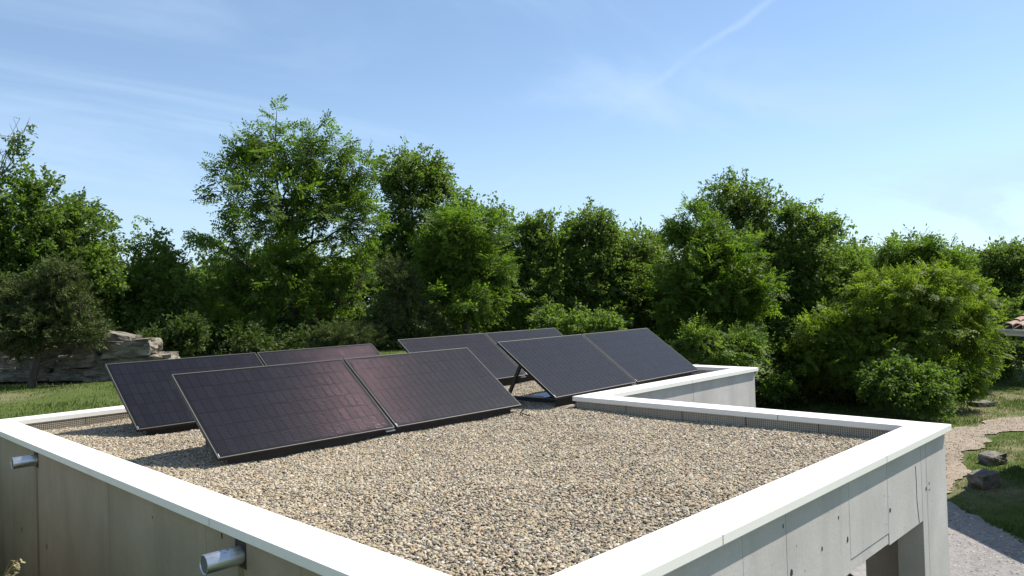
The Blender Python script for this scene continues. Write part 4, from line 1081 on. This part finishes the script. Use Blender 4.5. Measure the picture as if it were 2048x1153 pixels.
# ------------------------------------------------------------------ grass
def pts_in_poly(pts, poly):
    x, y = pts[:, 0], pts[:, 1]; ins = np.zeros(len(pts), bool); j = len(poly)-1
    for i in range(len(poly)):
        xi, yi = poly[i]; xj, yj = poly[j]
        with np.errstate(divide='ignore', invalid='ignore'):
            ins ^= ((yi > y) != (yj > y)) & (x < (xj-xi)*(y-yi)/(yj-yi+1e-12)+xi)
        j = i
    return ins

def grass(name, label, poly, dens, h, seed, dry=0.5, avoid=()):
    rng = np.random.default_rng(seed); P = np.array(poly); lo, hi = P.min(0), P.max(0)
    n = int(np.prod(hi-lo)*dens); p = rng.uniform(lo, hi, (n, 2)); p = p[pts_in_poly(p, poly)]
    for q in avoid: p = p[~pts_in_poly(p, q)]
    p = p[~((p[:, 0] > X0-0.02) & (p[:, 0] < X2+0.02) & (p[:, 1] > Y0-0.02) & (p[:, 1] < Y2+0.02))]
    s = np.sin(p[:, 0]*1.3+seed)*np.sin(p[:, 1]*1.1+0.5) + 0.6*np.sin(p[:, 0]*3.7)*np.sin(p[:, 1]*3.1+seed) + 0.35*np.sin(p[:, 0]*9.1+2)*np.sin(p[:, 1]*8.3)
    keep = rng.uniform(0, 1, len(p)) < np.clip(0.75 + 0.35*s, 0.12, 1); p, s = p[keep], s[keep]; k = len(p)
    z = ground_h(p[:, 0], p[:, 1]); hh = h*rng.lognormal(0, 0.35, k)*np.clip(0.8+0.3*s, 0.4, 1.5)
    az = rng.uniform(0, 6.28, k); w = 0.010*rng.uniform(0.7, 1.6, k); ln = rng.uniform(0.15, 0.7, k)
    b = np.column_stack([p, z-0.01]); sd = np.stack([-np.sin(az), np.cos(az), 0*az], -1); fw = np.stack([np.cos(az), np.sin(az), 0*az], -1)
    m = b + fw*(hh*ln*0.35)[:, None]; m[:, 2] += hh*0.6; t = b + fw*(hh*ln)[:, None]; t[:, 2] += hh
    V = np.stack([b-sd*w[:, None]/2, b+sd*w[:, None]/2, m+sd*w[:, None]*0.4, t, ], 1)
    me = mesh_np(name, V.reshape(-1, 3), np.arange(k*4).reshape(-1, 4))
    a = me.attributes.new('var', 'FLOAT', 'FACE'); a.data.foreach_set('value', np.clip(dry - 0.25*s + rng.normal(0, 0.25, k), 0, 1).astype(np.float32))
    o = link(name, me, M['grass']); tag(o, label, 'grass', kind='stuff')

LAWN = [(-5.5, Y2+0.05), (9.5, Y2+0.05), (11, 15), (7.5, 17.5), (-3, 16.5), (-6, 12)]
grass('lawn_grass', 'sparse sunlit grass on the bank behind the building', LAWN, 700, 0.042, 3, 0.55)
ISLAND = gpoly([(1900, 1012), (1914, 955), (1936, 920), (1962, 893), (2003, 871), (2060, 855), (2200, 850), (2260, 1080), (2080, 1090), (1990, 1052)])
grass('verge_grass', 'patchy grass on the island beside the gravel track', ISLAND, 900, 0.05, 5, 0.18)
VERGE = gpoly([(1450, 800), (1560, 785), (1700, 800), (1830, 820), (1940, 780), (2060, 765), (2120, 800), (2040, 822), (1985, 834), (1935, 848), (1880, 862), (1700, 880), (1500, 850)])
grass('far_grass', 'rough grass strip between the track and the bushes', VERGE, 420, 0.08, 6, 0.30)
YARDG = gpoly([(1890, 1062), (1925, 1052), (1968, 1085), (1985, 1105), (1940, 1112), (1905, 1108)])
grass('yard_grass', 'thin mossy grass patch on the grey gravel yard', YARDG, 600, 0.035, 8, 0.45)

def loose_stones():
    rng = np.random.default_rng(9)
    bm = bmesh.new(); bmesh.ops.create_icosphere(bm, subdivisions=1, radius=1.0); bv = np.array([v.co[:] for v in bm.verts]); bf = np.array([[v.index for v in f.verts] for f in bm.faces]); bm.free()
    def scatter(name, label, poly, n, lo, hi, mat, seed):
        rng = np.random.default_rng(seed); P = np.array(poly); p = rng.uniform(P.min(0), P.max(0), (n*4, 2)); p = p[pts_in_poly(p, poly)][:n]; k = len(p)
        s = rng.uniform(0, 1, k)**2.2*(hi-lo)+lo; a = rng.uniform(0, 6.28, k)
        sc = np.stack([s*rng.uniform(.8, 1.4, k), s*rng.uniform(.7, 1.1, k), s*rng.uniform(.35, .7, k)], -1)
        v = bv[None]*sc[:, None, :]*(1+rng.normal(0, .12, (k, len(bv), 1))); c, sn = np.cos(a)[:, None], np.sin(a)[:, None]
        w = np.stack([v[..., 0]*c-v[..., 1]*sn, v[..., 0]*sn+v[..., 1]*c, v[..., 2]], -1)
        w += np.column_stack([p, ground_h(p[:, 0], p[:, 1])+0.04])[:, None, :]
        F = (bf[None] + (np.arange(k)*len(bv))[:, None, None]).reshape(-1, 3)
        me = mesh_np(name, w.reshape(-1, 3), F)
        at = me.attributes.new('var', 'FLOAT', 'FACE'); at.data.foreach_set('value', np.repeat(rng.uniform(0, 1, k), len(bf)).astype(np.float32))
        o = link(name, me, mat); tag(o, label, 'gravel', kind='stuff')
    q = NT('gravel_chips'); a = q.node('ShaderNodeAttribute', attribute_name='var')
    q.set(color=q.ramp(a.outputs['Fac'], [(0, (0.12, 0.115, 0.11)), (0.35, (0.26, 0.24, 0.22)), (0.6, (0.34, 0.28, 0.22)), (0.8, (0.38, 0.27, 0.20)), (1.0, (0.55, 0.50, 0.43))]), rough=0.9)
    scatter('track_stones', 'loose reddish stones on the gravel track', TRACK, 3500, 0.004, 0.016, q.m, 21)
    near = gpoly([(1840, 1060), (1900, 1020), (1960, 1040), (2060, 1090), (2080, 1200), (1700, 1200)])
    scatter('yard_stones', 'loose grey and reddish chips on the yard', near, 7000, 0.004, 0.026, q.m, 22)
loose_stones()

# ------------------------------------------------------------------ dry oat grass by the camera
def oat():
    rng = np.random.default_rng(3); D = 2.9
    foot = at_d(-60, 1153, D); gz = float(ground_h(foot[0], foot[1])); b = np.array([foot[0], foot[1], gz])
    root = empty('dry_grass_stalk', tuple(b)); tag(root, 'dry straw-coloured oat stalk at the lower left corner', 'grass stalk')
    V, F, c = [], [], 0; Q = []
    def add(p, r):
        nonlocal c
        v, f = tube(p, r, 5); V.append(v); F.append(f+c); c += len(v)
    tip = at_d(36, 1122, D); t = np.linspace(0, 1, 12)[:, None]
    mid = at_d(-12, 1150, D); st = (1-t)**2*b + 2*t*(1-t)*mid + t**2*tip; add(st, np.full(12, 0.0014))
    for px, py in ((22, 1121), (32, 1125), (34, 1129), (33, 1134), (25, 1130), (16, 1147), (29, 1147), (23, 1152), (40, 1117), (10, 1150), (42, 1124), (31, 1137)):
        e = at_d(px, py, D+rng.uniform(-.03, .03)); k = int(rng.integers(7, 11)); s = st[k]; tt = np.linspace(0, 1, 5)[:, None]
        p = s*(1-tt)+e*tt; p[:, 2] += np.sin(tt[:, 0]*3.14)*0.008; add(p, np.full(5, 0.0006))
        d = (RT*rng.uniform(0.3, 1.0) + UP*rng.uniform(-0.9, 0.2)); Q.append((e, d))
    p = np.repeat(np.array([q[0] for q in Q]), 3, 0); d = np.repeat(np.array([q[1] for q in Q]), 3, 0)+rng.normal(0, .12, (len(Q)*3, 3))
    lq = leaf_quads(p, d, rng.normal(0, 1, p.shape), np.full(len(p), .019), np.full(len(p), .0055), 0.3)
    me = mesh_np('stem', np.concatenate(V), np.concatenate(F), True); me.transform(Matrix.Translation(-Vector(b))); me.attributes.new('var', 'FLOAT', 'FACE'); link('stem', me, M['straw'], root)
    me = mesh_np('spikelets', lq.reshape(-1, 3), np.arange(len(lq)*4).reshape(-1, 4)); a = me.attributes.new('var', 'FLOAT', 'FACE'); a.data.foreach_set('value', rng.uniform(0.5, 1, len(lq)).astype(np.float32))
    me.transform(Matrix.Translation(-Vector(b))); link('spikelet', me, M['straw'], root)
oat()
